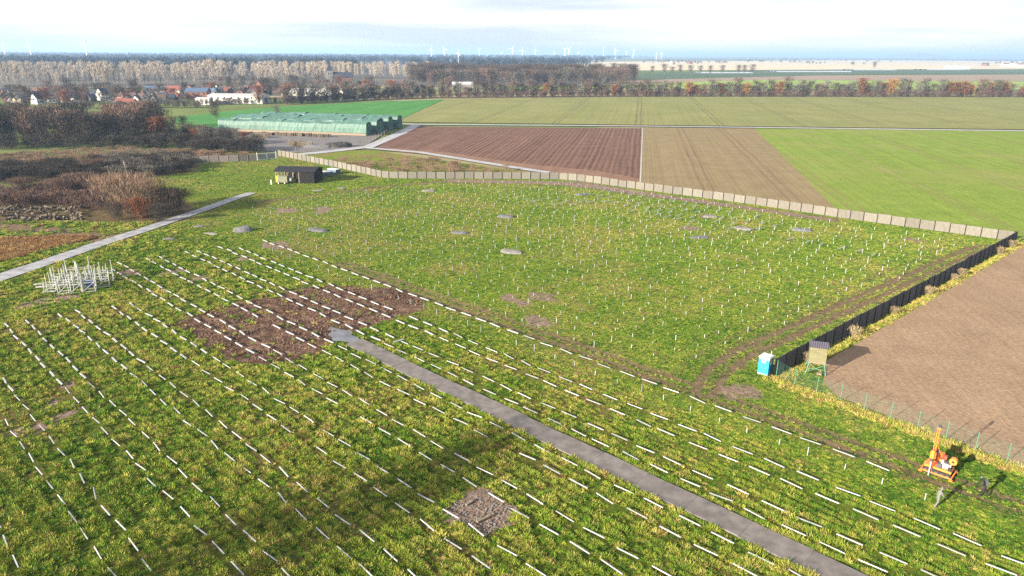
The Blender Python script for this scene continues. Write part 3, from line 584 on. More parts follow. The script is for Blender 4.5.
# ------------------------------------------------------------------ two workers
MAT['skin'] = M('skin', (.50, .30, .22), (.56, .35, .26), 4, .6)
def person(loc, rz, pose, mats, label, hat, extra=None):
    """joints are laid out in metres, figure faces +x; one skinned body, fingers included"""
    root = empty('person', (*loc, 0), rz, label, 'person'); J, E, R_ = [], [], []; ids = {}
    def j(n, p, r): ids[n] = len(J); J.append(p); R_.append(r)
    for n, p, r in pose: j(n, p, r)
    def chain(*ns):
        for a, b in zip(ns[:-1], ns[1:]): E.append((ids[a], ids[b]))
    chain('pelvis', 'waist', 'chest', 'neckb', 'neck', 'head', 'crown')
    for s in 'LR':
        chain('chest', 'sh' + s, 'el' + s, 'wr' + s, 'pm' + s); chain('pelvis', 'hip' + s, 'kn' + s, 'an' + s, 'toe' + s)
    me = bpy.data.meshes.new('body'); me.from_pydata(J, E, []); ob = link('body', me, root)
    md = ob.modifiers.new('skin', 'SKIN'); md.use_smooth_shade = True; md.branch_smoothing = .6
    for i, (v, r) in enumerate(zip(me.skin_vertices[0].data, R_)): v.radius = r if isinstance(r, tuple) else (r, r); v.use_root = i == 0
    sb = ob.modifiers.new('sub', 'SUBSURF'); sb.levels = 2; sb.render_levels = 2
    dg = bpy.context.evaluated_depsgraph_get(); m2 = bpy.data.meshes.new_from_object(ob.evaluated_get(dg)); ob.modifiers.clear(); ob.data = m2
    bm = bmesh.new(); bm.from_mesh(m2); fmat = []
    Jn = [Vector(p) for p in J]; kinds = {}
    for n, i in ids.items(): kinds[i] = 0 if n in ('chest', 'waist', 'neckb') or n[:2] in ('sh', 'el') else 1 if n == 'pelvis' or n[:3] == 'hip' or n[:2] == 'kn' else 2 if n[:2] == 'an' or n[:3] == 'toe' else 3
    for f in bm.faces:
        c_ = f.calc_center_median(); i = min(range(len(Jn)), key=lambda q: (Jn[q] - c_).length); f.material_index = kinds[i]; f.smooth = True
    def addtube(a, b, r0, r1, mi):
        t = MB().tube(a, b, r0, r1, 6); vs_ = [bm.verts.new(p) for p in t.v]
        for q in t.f: ff = bm.faces.new([vs_[i] for i in q]); ff.material_index = mi; ff.smooth = True
    for s in 'LR':   # five fingers, bent once, of different lengths
        w, p = Vector(J[ids['wr' + s]]), Vector(J[ids['pm' + s]]); d = (p - w).normalized(); sd = d.cross(Vector((0, 0, 1)))
        sd = sd.normalized() if sd.length > .1 else Vector((0, 1, 0)); up = sd.cross(d)
        for q, ln in enumerate((.062, .075, .08, .07)):
            a = p + sd * (.017 * (q - 1.5)); b = a + d * ln * .6; c_ = b + (d * .6 - up * .7).normalized() * ln * .6; addtube(a, b, .010, .009, 3); addtube(b, c_, .009, .007, 3)
        a = p - d * .03 + sd * .03; b = a + (d + sd * .9).normalized() * .04; addtube(a, b, .011, .010, 3); addtube(b, b + (d * .9 - up * .5).normalized() * .035, .010, .008, 3)
    hd = Vector(J[ids['head']]); up = (Vector(J[ids['crown']]) - Vector(J[ids['neck']])).normalized(); fw = (Vector((1, 0, 0)) - up * up.x).normalized(); sd = up.cross(fw)
    addtube(hd + fw * .085 + up * .02, hd + fw * .125 - up * .02, .012, .018, 3)                    # nose
    for q in (-1, 1): addtube(hd + sd * q * .085, hd + sd * q * .105 + up * .01, .025, .02, 3)       # ears
    for q in (-1, 1): addtube(hd + fw * .092 + sd * q * .032 + up * .025, hd + fw * .100 + sd * q * .032 + up * .025, .010, .008, 2)   # eyes
    addtube(hd + fw * .088 - up * .055 - sd * .022, hd + fw * .088 - up * .055 + sd * .022, .007, .007, 2)
    bm.to_mesh(m2); bm.free(); m2.materials.clear()
    for k in mats: m2.materials.append(k)
    # cap or helmet sits on the crown
    m = MB(); nr, ns = 5, 12; V = []
    for a in range(nr + 1):
        th = pi / 2 * a / nr
        for b in range(ns): ph = 2 * pi * b / ns; V.append(hd + up * .035 + up * (.115 * sin(th)) + fw * (.118 * cos(th) * cos(ph)) + sd * (.098 * cos(th) * sin(ph)))
    m.add(V, [(a * ns + b, a * ns + (b + 1) % ns, (a + 1) * ns + (b + 1) % ns, (a + 1) * ns + b) for a in range(nr) for b in range(ns)])
    cp = m.build('cap', hat, root, True); MB().box(tuple(hd + fw * .14 + up * .045), (.09, .14, .015)).build('peak', hat, cp)
    if extra: extra(root)
    return root
def walkpose(lean=.1, step=.22, armf=.35, head=.12):
    z = .93; P_ = [('pelvis', (0, 0, z), (.13, .16)), ('waist', (lean * .3, 0, z + .18), (.12, .15)), ('chest', (lean * .8, 0, z + .42), (.14, .18)), ('neckb', (lean * 1.0, 0, z + .55), (.09, .10)), ('neck', (lean * 1.15, 0, z + .62), .055), ('head', (lean * 1.15 + head * .5, 0, z + .74), (.095, .08)), ('crown', (lean * 1.15 + head * .55, 0, z + .81), (.075, .07))]
    for s, q in (('L', 1), ('R', -1)):
        f = q * step
        P_ += [('hip' + s, (0, q * .10, z - .07), .105), ('kn' + s, (f * .55 + .06, q * .11, .50), .075), ('an' + s, (f - .05, q * .115, .10), .055), ('toe' + s, (f + .15, q * .13, .045), (.045, .05)),
               ('sh' + s, (lean * .85, q * .21, z + .46), .075), ('el' + s, (lean * .9 + .06 - q * .04, q * .27, z + .19), .058), ('wr' + s, (lean + armf, q * .22, z + .08 + (.06 if q > 0 else -.03)), .036), ('pm' + s, (lean + armf + .08, q * .20, z + .07 + (.06 if q > 0 else -.03)), (.022, .035))]
    return P_
MAT['jgrey'] = M('grey_jacket', (.10, .10, .10), (.15, .15, .145), 8, .9); MAT['tgrey'] = M('grey_trousers', (.075, .075, .08), (.11, .11, .11), 8, .9)
MAT['jblack'] = M('black_jacket', (.010, .010, .012), (.020, .020, .022), 8, .85); MAT['tblack'] = M('dark_trousers', (.011, .011, .015), (.02, .02, .024), 8, .9); MAT['boot'] = M('boots', (.03, .022, .018), (.05, .04, .03), 8, .7)
person(P(936, 507), .15, walkpose(.10, .2, .30), [MAT['jgrey'], MAT['tgrey'], MAT['boot'], MAT['skin']], 'person in pale grey work clothes walking nearest the beam rows', MAT['jgrey'])
def pack(root):
    b = MB().box((-.02, 0, 1.34), (.20, .34, .44), 0, ('Y', .3)).build('backpack', MAT['darksteel'], root); MB().box((-.13, 0, 1.30), (.08, .24, .22), 0, ('Y', .3)).build('pocket', MAT['grey'], b)
person(P(983, 496.5), 2.75, walkpose(.26, .28, .34, .16), [MAT['jblack'], MAT['tblack'], MAT['boot'], MAT['orange']], 'person in dark clothes leaning forward on the muddy track', MAT['darksteel'], pack)
# ------------------------------------------------------------------ shed, trailer, odds and ends behind the meadow
sx_, sy_ = P(300, 181); shed = empty('open_shed', (sx_, sy_, 0), -.10, 'low black felt-roofed shed with open timber front near the reed fence', 'shed'); SW, SD, SH = 11.0, 6.5, 3.6
for nm, c_, d in (('wall', (3.2, -SD / 2, 1.5), (4.6, .14, 3.0)), ('wall', (0, SD / 2, 1.6), (SW, .14, 3.2)), ('wall', (SW / 2, 0, 1.6), (.14, SD - .3, 3.2))):
    w_ = MB().box(c_, d).build(nm, MAT['darkwood'], shed)
for k in range(5):
    xx = -SW / 2 + .15 + k * 1.62; MB().box((xx, -SD / 2, 1.6), (.22, .22, 3.2)).build('post', MAT['timber'], shed); MB().tube((xx, -SD / 2 - .02, 2.35), (xx + .65, -SD / 2 - .02, 3.1), .07, n=5).build('brace', MAT['timber'], shed)
for k in range(3): MB().box((-SW / 2 + .1, -SD / 2 + 1.6 + k * 2.2, 1.6), (.2, .2, 3.2)).build('post', MAT['timber'], shed)
MB().box((-2.0, -SD / 2, 3.15), (SW - 4.0, .2, .2)).build('beam', MAT['timber'], shed); MB().box((-SW / 2 + .1, 0, 3.15), (.2, SD, .2)).build('beam', MAT['timber'], shed)
m = MB(); m.extrude_x([(-SD / 2 - .5, 3.25), (0, 4.1), (SD / 2 + .4, 3.3), (SD / 2 + .4, 3.18), (0, 3.97), (-SD / 2 - .5, 3.12)], -SW / 2 - .4, SW / 2 + .4); m.build('roof', MAT['felt'], shed)
for k, (xx, zz, mt) in enumerate(((-3.8, .5, 'timber'), (-2.4, .65, 'grey'), (-.6, .55, 'darksteel'))):
    o = MB().box((0, 0, zz / 2), (1.1, 1.0, zz)).box((0, 0, zz + .04), (1.2, 1.1, .08)); ob = o.build('crate', MAT[mt]); a = shed.matrix_basis @ Vector((xx, .3, 0)); ob.location = (a.x, a.y, 0); tag(ob, ['brown crate', 'grey crate', 'dark crate'][k] + ' standing inside the open black shed', 'crate')
wx, wy = P(282, 183.5); wg = empty('trailer', (wx, wy, 0), -.06, 'site trailer with yellow end and grey-green side before the black shed', 'trailer')
MAT['yellow'] = M('yellow_paint', (.52, .40, .02), (.60, .47, .03), 3, .5); MAT['tarp'] = M('grey_green_tarp', (.11, .12, .085), (.16, .165, .115), 2, .7)
MB().box((.55, 0, 1.35), (2.6, 1.8, 1.5)).build('box_body', MAT['tarp'], wg); MB().box((-1.0, 0, 1.35), (.46, 1.86, 1.56)).build('end_panel', MAT['yellow'], wg); MB().box((.2, 0, .53), (3.3, 1.5, .12)).build('frame', MAT['yellow'], wg)
for xx in (-.6, 1.1):
    for yy in (-.86, .86):
        t = MB().tube((xx, yy - .1, .36), (xx, yy + .1, .36), .36, n=14).build('wheel', MAT['black'], wg); MB().tube((xx, yy - .12, .36), (xx, yy + .12, .36), .17, n=10).build('rim', MAT['white'], t)
MB().tube((-1.4, 0, .5), (-2.5, 0, .5), .05).build('drawbar', MAT['darksteel'], wg)
m = MB().tube((0, 0, -.1), (0, 0, 1.2), .16, .15, 8).tube((0, 0, 1.2), (0, 0, 1.3), .19, .12, 8); o = m.build('marker_post', MAT['white'], loc=(*P(271.5, 184.5), 0)); tag(o, 'white marker post on the grass left of the yellow trailer', 'post')
for px, py, c_, nm, lab, cat in ((326, 174, 'grey', 'container', 'grey-blue skip behind the black shed against the reed fence', 'skip'), (334, 171.5, 'wcwhite', 'covered_pallet', 'pallet under pale blue sheeting next to the reed fence', 'pallet')):
    x_, y_ = P(px, py + 2); r = empty(nm, (x_, y_, 0), -.6, lab, cat); b = MB()
    b.add([(-1.6, -.9, 0), (1.6, -.9, 0), (1.6, .9, 0), (-1.6, .9, 0), (-2.0, -1.0, 1.3), (2.0, -1.0, 1.3), (2.0, 1.0, 1.3), (-2.0, 1.0, 1.3)], [(0, 3, 2, 1), (0, 1, 5, 4), (1, 2, 6, 5), (2, 3, 7, 6), (3, 0, 4, 7), (4, 5, 6, 7)]); b.build('body', M(nm + '_paint', (.05, .08, .12), (.1, .14, .18), 2, .6), r); MB().box((0, 0, 1.36), (3.6, 1.8, .14)).build('cover', MAT[c_], r)
# slabs and boulders left in the meadow
MAT['slabgrey'] = M('old_slab', (.10, .093, .088), (.19, .175, .165), 1.4, .9, .3)
def boulder(name, px, py, sx, sy, sz, mat, label, cat='slab', rz=0, seed=0):
    r = random.Random(seed); bm = bmesh.new(); bmesh.ops.create_icosphere(bm, subdivisions=2, radius=1)
    for v in bm.verts: v.co = Vector((v.co.x * sx, v.co.y * sy, max(-.1, min(v.co.z, .62 + .1 * r.random()) * sz))) * (1 + r.uniform(-.10, .10))
    me = bpy.data.meshes.new(name); bm.to_mesh(me); bm.free(); me.materials.append(mat); return tag(link(name, me, None, (*P(px, py), 0), (0, 0, rz)), label, cat)
for k, (px, py, a, b, h, lab, cat) in enumerate(((511, 252, 2.3, 1.3, .5, 'flat grey slab nearest the middle of the post meadow', 'slab'), (506, 217, 1.9, 1.3, .7, 'dark grey block in the post meadow above the flat slab', 'slab'), (460, 233, 1.8, 1.0, .45, 'low dark stone in grass left of the flat meadow slab', 'stone'), (429, 191, 1.9, 1.0, .5, 'dark stone at the upper left edge of the post meadow', 'stone'),
        (243, 231, 2.0, 1.3, 1.3, 'dark lump of machinery or rubble right of the access road', 'rubble'), (318, 230.5, 2.6, 1.1, .5, 'long blue-grey slab lying among the leftmost upright posts', 'slab'), (211, 234, 1.7, .7, .35, 'pale flat slab on the grass right of the access road bend', 'slab'), (199, 226.5, 1.1, .7, .3, 'small pale slab nearest the access road', 'slab'),
        (169, 239, 1.2, .6, .3, 'small whitish slab on grass below the access road', 'slab'), (318, 190.5, 1.6, .8, .3, 'whitish flat slab on grass below the black shed', 'slab'), (341, 188, 1.5, .7, .3, 'grey flat slab on the muddy track below the shed', 'slab'), (802, 230.5, 2.2, 1.1, .6, 'blue-grey rock at the right end of the far meadow', 'stone'),
        (711, 217, 1.8, 1.0, .5, 'dark stone among the far crossbeams near the reed fence', 'stone'), (700, 237.5, 2.2, 1.0, .35, 'flat brown-grey slab below the far crossbeams', 'slab'), (582, 195, 2.0, 1.0, .5, 'dark stone near the reed fence above the crossbeams', 'stone'), (744, 229, 2.2, 1.2, .5, 'pale stone heap right of the far crossbeams', 'stone'))):
    boulder('stone_slab' if cat == 'slab' else 'boulder', px, py, a, b, h, MAT['stone'] if k % 3 else MAT['slabgrey'], lab, cat, -.5 + .2 * (k % 5), k)
# rubble patch: broken slabs and two timbers
rp_c = P(481, 513); rr = random.Random(8)
for a, b, lab in (((466, 506), (474, 501), 'short grey timber on the bare rubble patch'), ((477, 523), (494, 515), 'long pale timber on the bare rubble patch')):
    p0, p1 = P(*a), P(*b); L = math.dist(p0, p1); m = MB().box((0, 0, 0), (L, .22, .14)).box((L * .2, .0, .09), (.3, .24, .04)); o = m.build('timber_beam', MAT['timber'], loc=((p0[0] + p1[0]) / 2, (p0[1] + p1[1]) / 2, .10), rot=(0, .02, math.atan2(p1[1] - p0[1], p1[0] - p0[0]))); tag(o, lab, 'timber')
V = []; Fc = []
m = MB()
for k in range(1500):
    poly = BARES[0]; x_ = rr.uniform(-6, 1.5) ; y_ = rr.uniform(42, 52)
    if inpoly(x_, y_, poly): s_ = rr.uniform(.03, .10); m.box((x_, y_, .02), (s_ * rr.uniform(1, 2.2), s_, s_ * .7), rr.uniform(0, 3), ('X', rr.uniform(-.5, .5)))
tag(m.build('brick_rubble', MAT['slabgrey']), 'loose broken bricks scattered over the bare rubble patch', 'rubble', kind='stuff')
# ------------------------------------------------------------------ heap of white support frames beside the access road
MAT['frame'] = M('white_frame', (.30, .31, .315), (.44, .44, .44), 4, .5)
def rack(loc, rz, w, d, h, lean, label):
    r = empty('support_frame', (*loc, 0), rz, label, 'frame', 'white support frames stacked beside the road'); q = random.Random(int(loc[0] * 97 + loc[1] * 13))
    for sx in (-1, 1):
        for sy in (-1, 1): MB().tube((sx * w / 2, sy * d / 2, 0), (sx * w / 2 + lean + q.uniform(-.1, .1), sy * d / 2 + q.uniform(-.12, .12), h * q.uniform(.7, 1.1)), .055, .05, 6).build('upright', MAT['frame'], r)
    for zz in (.15, h * .5):
        for sy in (-1, 1): MB().tube((-w / 2 - .1, sy * d / 2, zz), (w / 2 + .1, sy * d / 2, zz + q.uniform(-.1, .1)), .05, n=6).build('rail', MAT['frame'], r)
        for sx in (-1, 1): MB().tube((sx * w / 2, -d / 2 - .1, zz + .08), (sx * w / 2, d / 2 + .1, zz + .08), .05, n=6).build('crossbar', MAT['frame'], r)
    MB().tube((-w / 2, -d / 2, .2), (w / 2, -d / 2, h * .5), .03, n=6).build('brace', MAT['frame'], r)
heap = [(52, 291), (58, 288), (60, 283), (65, 293), (70, 287), (74, 282), (78, 292), (82, 286), (86, 281), (90, 291), (95, 284), (100, 279), (103, 287), (108, 281), (84, 277), (72, 277)]
hk = {k: i for i, k in enumerate(sorted(range(len(heap)), key=lambda q: heap[q][0]))}
for k, (px, py) in enumerate(heap):
    rack(P(px, py), .35 + rr.uniform(-.15, .15), rr.uniform(1.3, 1.8), rr.uniform(1., 1.4), rr.uniform(2.2, 3.1), rr.uniform(-.12, .12), f'white tubular support frame in the tangled heap by the road, {nth(hk[k] + 1)} from left')
for k, (a, b) in enumerate((((34, 285), (52, 284)), ((36, 288), (50, 287)), ((42, 293), (58, 291)))):
    p0, p1 = P(*a), P(*b); L = math.dist(p0, p1); m = MB().tube((-L / 2, -.2, .12), (L / 2, -.2, .12), .06).tube((-L / 2, .2, .12), (L / 2, .2, .12), .06)
    for t in (-.4, -.1, .2, .45): m.tube((L * t, -.2, .12), (L * t, .2, .12), .045)
    tag(m.build('ladder_frame', MAT['frame'], loc=((p0[0] + p1[0]) / 2, (p0[1] + p1[1]) / 2, .02), rot=(0, 0, math.atan2(p1[1] - p0[1], p1[0] - p0[0]))), ['upper', 'middle', 'lower'][k] + ' of three white frames lying flat left of the frame heap', 'frame', 'white support frames stacked beside the road')
tag(MB().box((0, 0, .5), (1.1, .9, 1.0)).box((0, 0, 1.03), (1.2, 1.0, .07)).build('blue_crate', M('dark_blue', (.02, .04, .10), (.03, .06, .16), 3, .6), loc=(*P(91, 287), 0), rot=(0, 0, .3)), 'dark blue crate inside the white frame heap', 'crate')
# ------------------------------------------------------------------ heap of logs and rubble at the left
MAT['log'] = M('cut_log', (.030, .025, .021), (.115, .092, .070), 3, .9, .4, rand=.5)
logme = []
for k in range(5):
    q = random.Random(k); m = MB(); L = q.uniform(.7, 1.5); r = q.uniform(.15, .28); m.tube((-L / 2, 0, 0), (0, q.uniform(-.05, .05), 0), r, r * .95, 8).tube((0, 0, 0), (L / 2, q.uniform(-.06, .06), .03), r * .95, r * .8, 8); logme.append(m.mesh('log', MAT['log']))
LOGP = []
LOGS = sorted((rr.uniform(1, 84), rr.uniform(208, 221)) for k in range(128))
for k, (px, py) in enumerate(LOGS):
    x_, y_ = P(px, py); zz = .2 + .9 * rr.random() * max(0, 1 - abs(py - 213) / 8)
    o = link('log', logme[k % 5], None, (x_, y_, zz), (rr.uniform(-.3, .3), rr.uniform(-.5, .5), rr.uniform(0, 6.3)), (1, 1, 1)); tag(o, f'cut log in the long heap left of the access road, {nth(k + 1)} from left', 'log', 'logs in the heap left of the road')
p0, p1 = P(66, 203.5), P(86, 207.5); L = math.dist(p0, p1); m = MB().tube((0, 0, 1.1), (L * .6, .1, .8), .16, .13, 8).tube((L * .6, .1, .8), (L, 0, .5), .13, .09, 8).tube((L * .5, .1, .8), (L * .6, .8, 1.2), .05, .03, 6)
tag(m.build('felled_trunk', M('pale_bark', (.30, .26, .2), (.4, .35, .28), 3, .9), loc=(*p0, .2), rot=(0, 0, math.atan2(p1[1] - p0[1], p1[0] - p0[0]))), 'long pale felled trunk lying on the log heap', 'trunk')

# clods on the dug soil
m = MB(); cc = random.Random(15); xs_ = [p[0] for p in SOIL[0]]; ys_ = [p[1] for p in SOIL[0]]; k = 0
while k < 2600:
    x_, y_ = cc.uniform(min(xs_), max(xs_)), cc.uniform(min(ys_), max(ys_))
    if not inpoly(x_, y_, SOIL[0]): continue
    k += 1; q = cc.uniform(.05, .2) * (1.8 if cc.random() < .06 else 1); V = [(x_ + q * cc.uniform(.6, 1.3) * cos(a), y_ + q * cc.uniform(.6, 1.3) * sin(a), -.06) for a in (0, 1.3, 2.6, 3.8, 5.1)] + [(x_ + q * cc.uniform(-.3, .3), y_ + q * cc.uniform(-.3, .3), q * cc.uniform(.5, .9))]
    m.add(V, [(i, (i + 1) % 5, 5) for i in range(5)])
tag(m.build('soil_clods', M('dark_clods', (.05, .030, .022), (.14, .088, .064), .7, .95, obj=False)), 'dark broken clods strewn over the dug soil patch', 'soil', kind='stuff')
# ------------------------------------------------------------------ trees and shrubs
def twigmat(name, c1, c2, rand=.2, transl=.0):
    m, nt, bs = newmat(name); geo = nt.nodes.new('ShaderNodeNewGeometry'); f = noise(nt, geo.outputs['Position'], .45, 4)
    col = ramp(nt, f, [(.32, c1), (.68, c2)]); oi = nt.nodes.new('ShaderNodeObjectInfo')
    col = mix(nt, 1, col, math_(nt, 'MULTIPLY_ADD', oi.outputs['Random'], 2 * rand, 1 - rand), 'MULTIPLY')
    nt.links.new(col, bs.inputs['Base Color']); bs.inputs['Roughness'].default_value = .95; bs.inputs['Specular IOR Level'].default_value = .1
    return m
TW = {'brown': twigmat('twigs_brown', (.050, .038, .031), (.092, .070, .056)), 'dark': twigmat('twigs_dark', (.026, .023, .020), (.050, .042, .035)), 'grey': twigmat('twigs_grey', (.075, .068, .060), (.125, .11, .094)),
      'pale': twigmat('twigs_pale', (.25, .21, .165), (.34, .288, .228), .12), 'rust': twigmat('leaves_rust', (.11, .044, .024), (.17, .072, .038)), 'redbrown': twigmat('twigs_red', (.085, .054, .044), (.140, .092, .074)),
      'tan': twigmat('twigs_tan', (.14, .093, .064), (.225, .155, .108)), 'green': twigmat('leaves_green', (.030, .050, .020), (.060, .085, .032)), 'straw': twigmat('dry_stems', (.22, .17, .10), (.32, .25, .15)), 'orange': twigmat('leaves_orange', (.17, .085, .03), (.25, .125, .04)),
      'bluegreen': twigmat('far_wood', (.012, .017, .021), (.024, .029, .031)), 'bark': M('bark', (.08, .068, .055), (.15, .13, .11), 3, .95, .4)}
def blades(r, cen, dirs, ln, wd):
    """thin triangles at cen along dirs"""
    n = len(cen); side = np.cross(dirs, r.normal(size=(n, 3))); side /= np.linalg.norm(side, axis=1, keepdims=True) + 1e-9
    ln = ln * r.uniform(.6, 1.4, (n, 1)); wd = wd * r.uniform(.6, 1.4, (n, 1))
    V = np.stack([cen - side * wd, cen + side * wd, cen + dirs * ln + side * wd * .3], 1).reshape(-1, 3); return V, np.arange(3 * n).reshape(-1, 3)
def nrm(a): return a / (np.linalg.norm(a, axis=-1, keepdims=True) + 1e-9)
def tree_data(seed, h, rad, base, nb, bl, bw, up=.5, limbs=14, trunk_r=.22, shape=.5, droop=0., leafy=False):
    """returns trunk MB and crown (V,T). shape: height of the widest point"""
    r = np.random.default_rng(seed); m = MB(); bend = r.normal(0, .03 * h, (4, 2)); pts = [(0, 0, -.2)] + [(bend[k][0] * (k + 1) / 4, bend[k][1] * (k + 1) / 4, h * .9 * (k + 1) / 4) for k in range(4)]
    for k in range(4): m.tube(pts[k], pts[k + 1], trunk_r * (1 - .23 * k), trunk_r * (1 - .23 * (k + 1)), 6, caps=False)
    tips = []; tw = []
    for k in range(limbs):
        t = base + (.97 - base) * (k + r.random()) / limbs; q = t * 4 / .9; i = min(3, int(q)); o = np.array(pts[i]) + (np.array(pts[i + 1]) - np.array(pts[i])) * min(1, q - i)
        env = rad * (1 - ((t - shape) / (1.02 - shape)) ** 2) ** .5 if t > shape else rad * (.55 + .45 * (t - base) / (shape - base + 1e-6))
        a = k * 2.4 + r.uniform(-.5, .5); L = env * r.uniform(.75, 1.15); d = np.array([cos(a), sin(a), up * r.uniform(.7, 1.6)]); d /= np.linalg.norm(d[:2])
        mid = o + d * L * .5 * np.array([1, 1, .8]); end = o + d * L; end[2] = min(end[2], h * r.uniform(.95, 1.05)); end[2] -= droop * L
        m.tube(tuple(o), tuple(mid), trunk_r * .36, trunk_r * .22, 4, caps=False); m.tube(tuple(mid), tuple(end), trunk_r * .22, trunk_r * .08, 4, caps=False); tips.append((o, mid, end))
    li = r.integers(0, limbs, nb); t = r.uniform(.15, 1.08, nb)[:, None]; O = np.array([tips[i][0] for i in li]); Mi = np.array([tips[i][1] for i in li]); E_ = np.array([tips[i][2] for i in li])
    c = np.where(t < .5, O + (Mi - O) * t * 2, Mi + (E_ - Mi) * (t - .5) * 2); sp = rad * (.10 + .16 * t); c = c + r.normal(size=(nb, 3)) * sp * np.array([1, 1, .9])
    c[:, 2] = np.clip(c[:, 2], base * h * .6, h * 1.05); ax = np.array([[0, 0, h * base]]); out = nrm(c - ax)
    d = nrm(out * (.6 if not leafy else .2) + np.array([0, 0, up]) + r.normal(size=(nb, 3)) * (.5 if not leafy else 1.2)); V, T = blades(r, c, d, bl, bw); return m, V, T
TREES = {}
def proto(key, n, seed, **k):
    TREES[key] = []
    for i in range(n):
        m, V, T = tree_data(seed + i * 17, **k); TREES[key].append((m.mesh(key + '_trunk', TW['bark']), V, T, {}))
def crown_mesh(key, i, mat):
    t = TREES[key][i]
    if mat not in t[3]: t[3][mat] = np_mesh(key + '_crown', t[1], t[2], TW[mat])
    return t[3][mat]
def tree(key, i, x_, y_, s, rz, mat, name, label, group, cat='tree', sz=1.):
    i %= len(TREES[key]); r = empty(name, (x_, y_, 0), rz, label, cat, group); r.scale = (s, s, s * sz)
    link('trunk', TREES[key][i][0], r); link('crown', crown_mesh(key, i, mat), r); return r
def mass(name, key, places, mat, label, cat='trees'):
    """places: x, y, scale, sz joined in one mesh of crowns"""
    Vs, Ts = [], []; b = 0; r = np.random.default_rng(len(places))
    for k, (x_, y_, s, sz) in enumerate(places):
        _, V, T, _ = TREES[key][k % len(TREES[key])]; a = r.uniform(0, 6.28); c_, s_ = cos(a), sin(a)
        Vs.append(np.stack([(V[:, 0] * c_ - V[:, 1] * s_) * s + x_, (V[:, 0] * s_ + V[:, 1] * c_) * s + y_, V[:, 2] * s * sz], 1)); Ts.append(T + b); b += len(V)
    return tag(link(name, np_mesh(name, np.concatenate(Vs), np.concatenate(Ts), TW[mat])), label, cat, kind='stuff')
proto('poplar', 5, 1, h=24, rad=3.6, base=.12, nb=520, bl=2.6, bw=.17, up=2.2, limbs=26, trunk_r=.35, shape=.45)
proto('oak', 6, 40, h=15, rad=5.6, base=.22, nb=900, bl=1.5, bw=.12, up=.7, limbs=22, trunk_r=.32, shape=.55)
proto('leafy', 4, 70, h=13, rad=4.6, base=.18, nb=1500, bl=.75, bw=.26, up=.6, limbs=22, trunk_r=.28, shape=.5, leafy=True)
proto('hedge', 5, 90, h=9, rad=3.4, base=.08, nb=420, bl=1.3, bw=.13, up=.9, limbs=18, trunk_r=.16, shape=.55)
proto('shrub', 4, 230, h=3.4, rad=2.3, base=.02, nb=4200, bl=.55, bw=.016, up=1.1, limbs=30, trunk_r=.05, shape=.6)
proto('slim', 2, 260, h=24, rad=2.8, base=.3, nb=420, bl=2.0, bw=.10, up=1.6, limbs=16, trunk_r=.3, shape=.6)
proto('bush', 5, 130, h=3.4, rad=2.4, base=.02, nb=620, bl=.6, bw=.05, up=.8, limbs=16, trunk_r=.07, shape=.5)
proto('farblob', 4, 160, h=16, rad=8, base=.05, nb=60, bl=5, bw=1.6, up=.6, limbs=12, shape=.5, leafy=True)
proto('conifer', 2, 180, h=13, rad=3.2, base=.05, nb=900, bl=.8, bw=.22, up=.1, limbs=26, shape=.06, leafy=True)
rv = random.Random(21)
# --- poplar belt behind the village
k = 0; xs = np.linspace(-8, 352, 74)
for i, px in enumerate(xs):
    py = 86.5 - .010 * px + rv.uniform(-.5, .5); x_, y_ = P(px + rv.uniform(-2, 2), py)
    tree('poplar', i, x_, y_, rv.uniform(.50, .84) * (.66 + .6 * float(vnoise(np.array([px]), np.array([3.]), 22)[0])), rv.uniform(0, 6), 'pale' if px < 330 else 'grey', 'poplar_tree', f'pale bare poplar in the belt behind the village, {nth(i + 1)} from left', 'poplars behind the village')
pl = []
for q in range(330):
    px = rv.uniform(-10, 430); x_, y_ = P(px, 80.5 - .007 * px + rv.uniform(-3, 1.5)); pl.append((x_, y_, rv.uniform(.6, .88), 1))
mass('poplar_wood', 'poplar', pl, 'pale', 'dense pale poplar wood reading as one mass behind the poplar belt')
# --- brown wood in the middle distance
for i, px in enumerate(np.linspace(412, 632, 48)):
    x_, y_ = P(px + rv.uniform(-2, 2), 86.6 + rv.uniform(-.6, .6)); tree('oak', i, x_, y_, rv.uniform(.95, 1.25), rv.uniform(0, 6), rv.choice(('brown', 'redbrown', 'grey', 'brown')), 'wood_tree', f'bare brown tree at the front of the distant wood, {nth(i + 1)} from left', 'front trees of the distant brown wood')
pl = [(*P(rv.uniform(405, 634), 82.5 + rv.uniform(-3, 2.4)), rv.uniform(1., 1.35), 1.05) for q in range(170)]
mass('brown_wood', 'oak', pl, 'brown', 'dense bare brown wood behind its front trees')
for i, px in enumerate((652, 664, 672, 680, 690, 700, 710, 722, 738, 744, 752)):
    x_, y_ = P(px, 74.8 + rv.uniform(-.8, .8)); tree('oak', i, x_, y_, rv.uniform(.8, 1.25), rv.uniform(0, 6), 'brown', 'field_tree', f'small bare tree in the far line right of the brown wood, {nth(i + 1)} from left', 'far line of small trees')
x_, y_ = P(874, 69); tree('oak', 2, x_, y_, 1.2, 0, 'brown', 'field_tree', 'lone dark clump of trees standing on the far dark field', None)
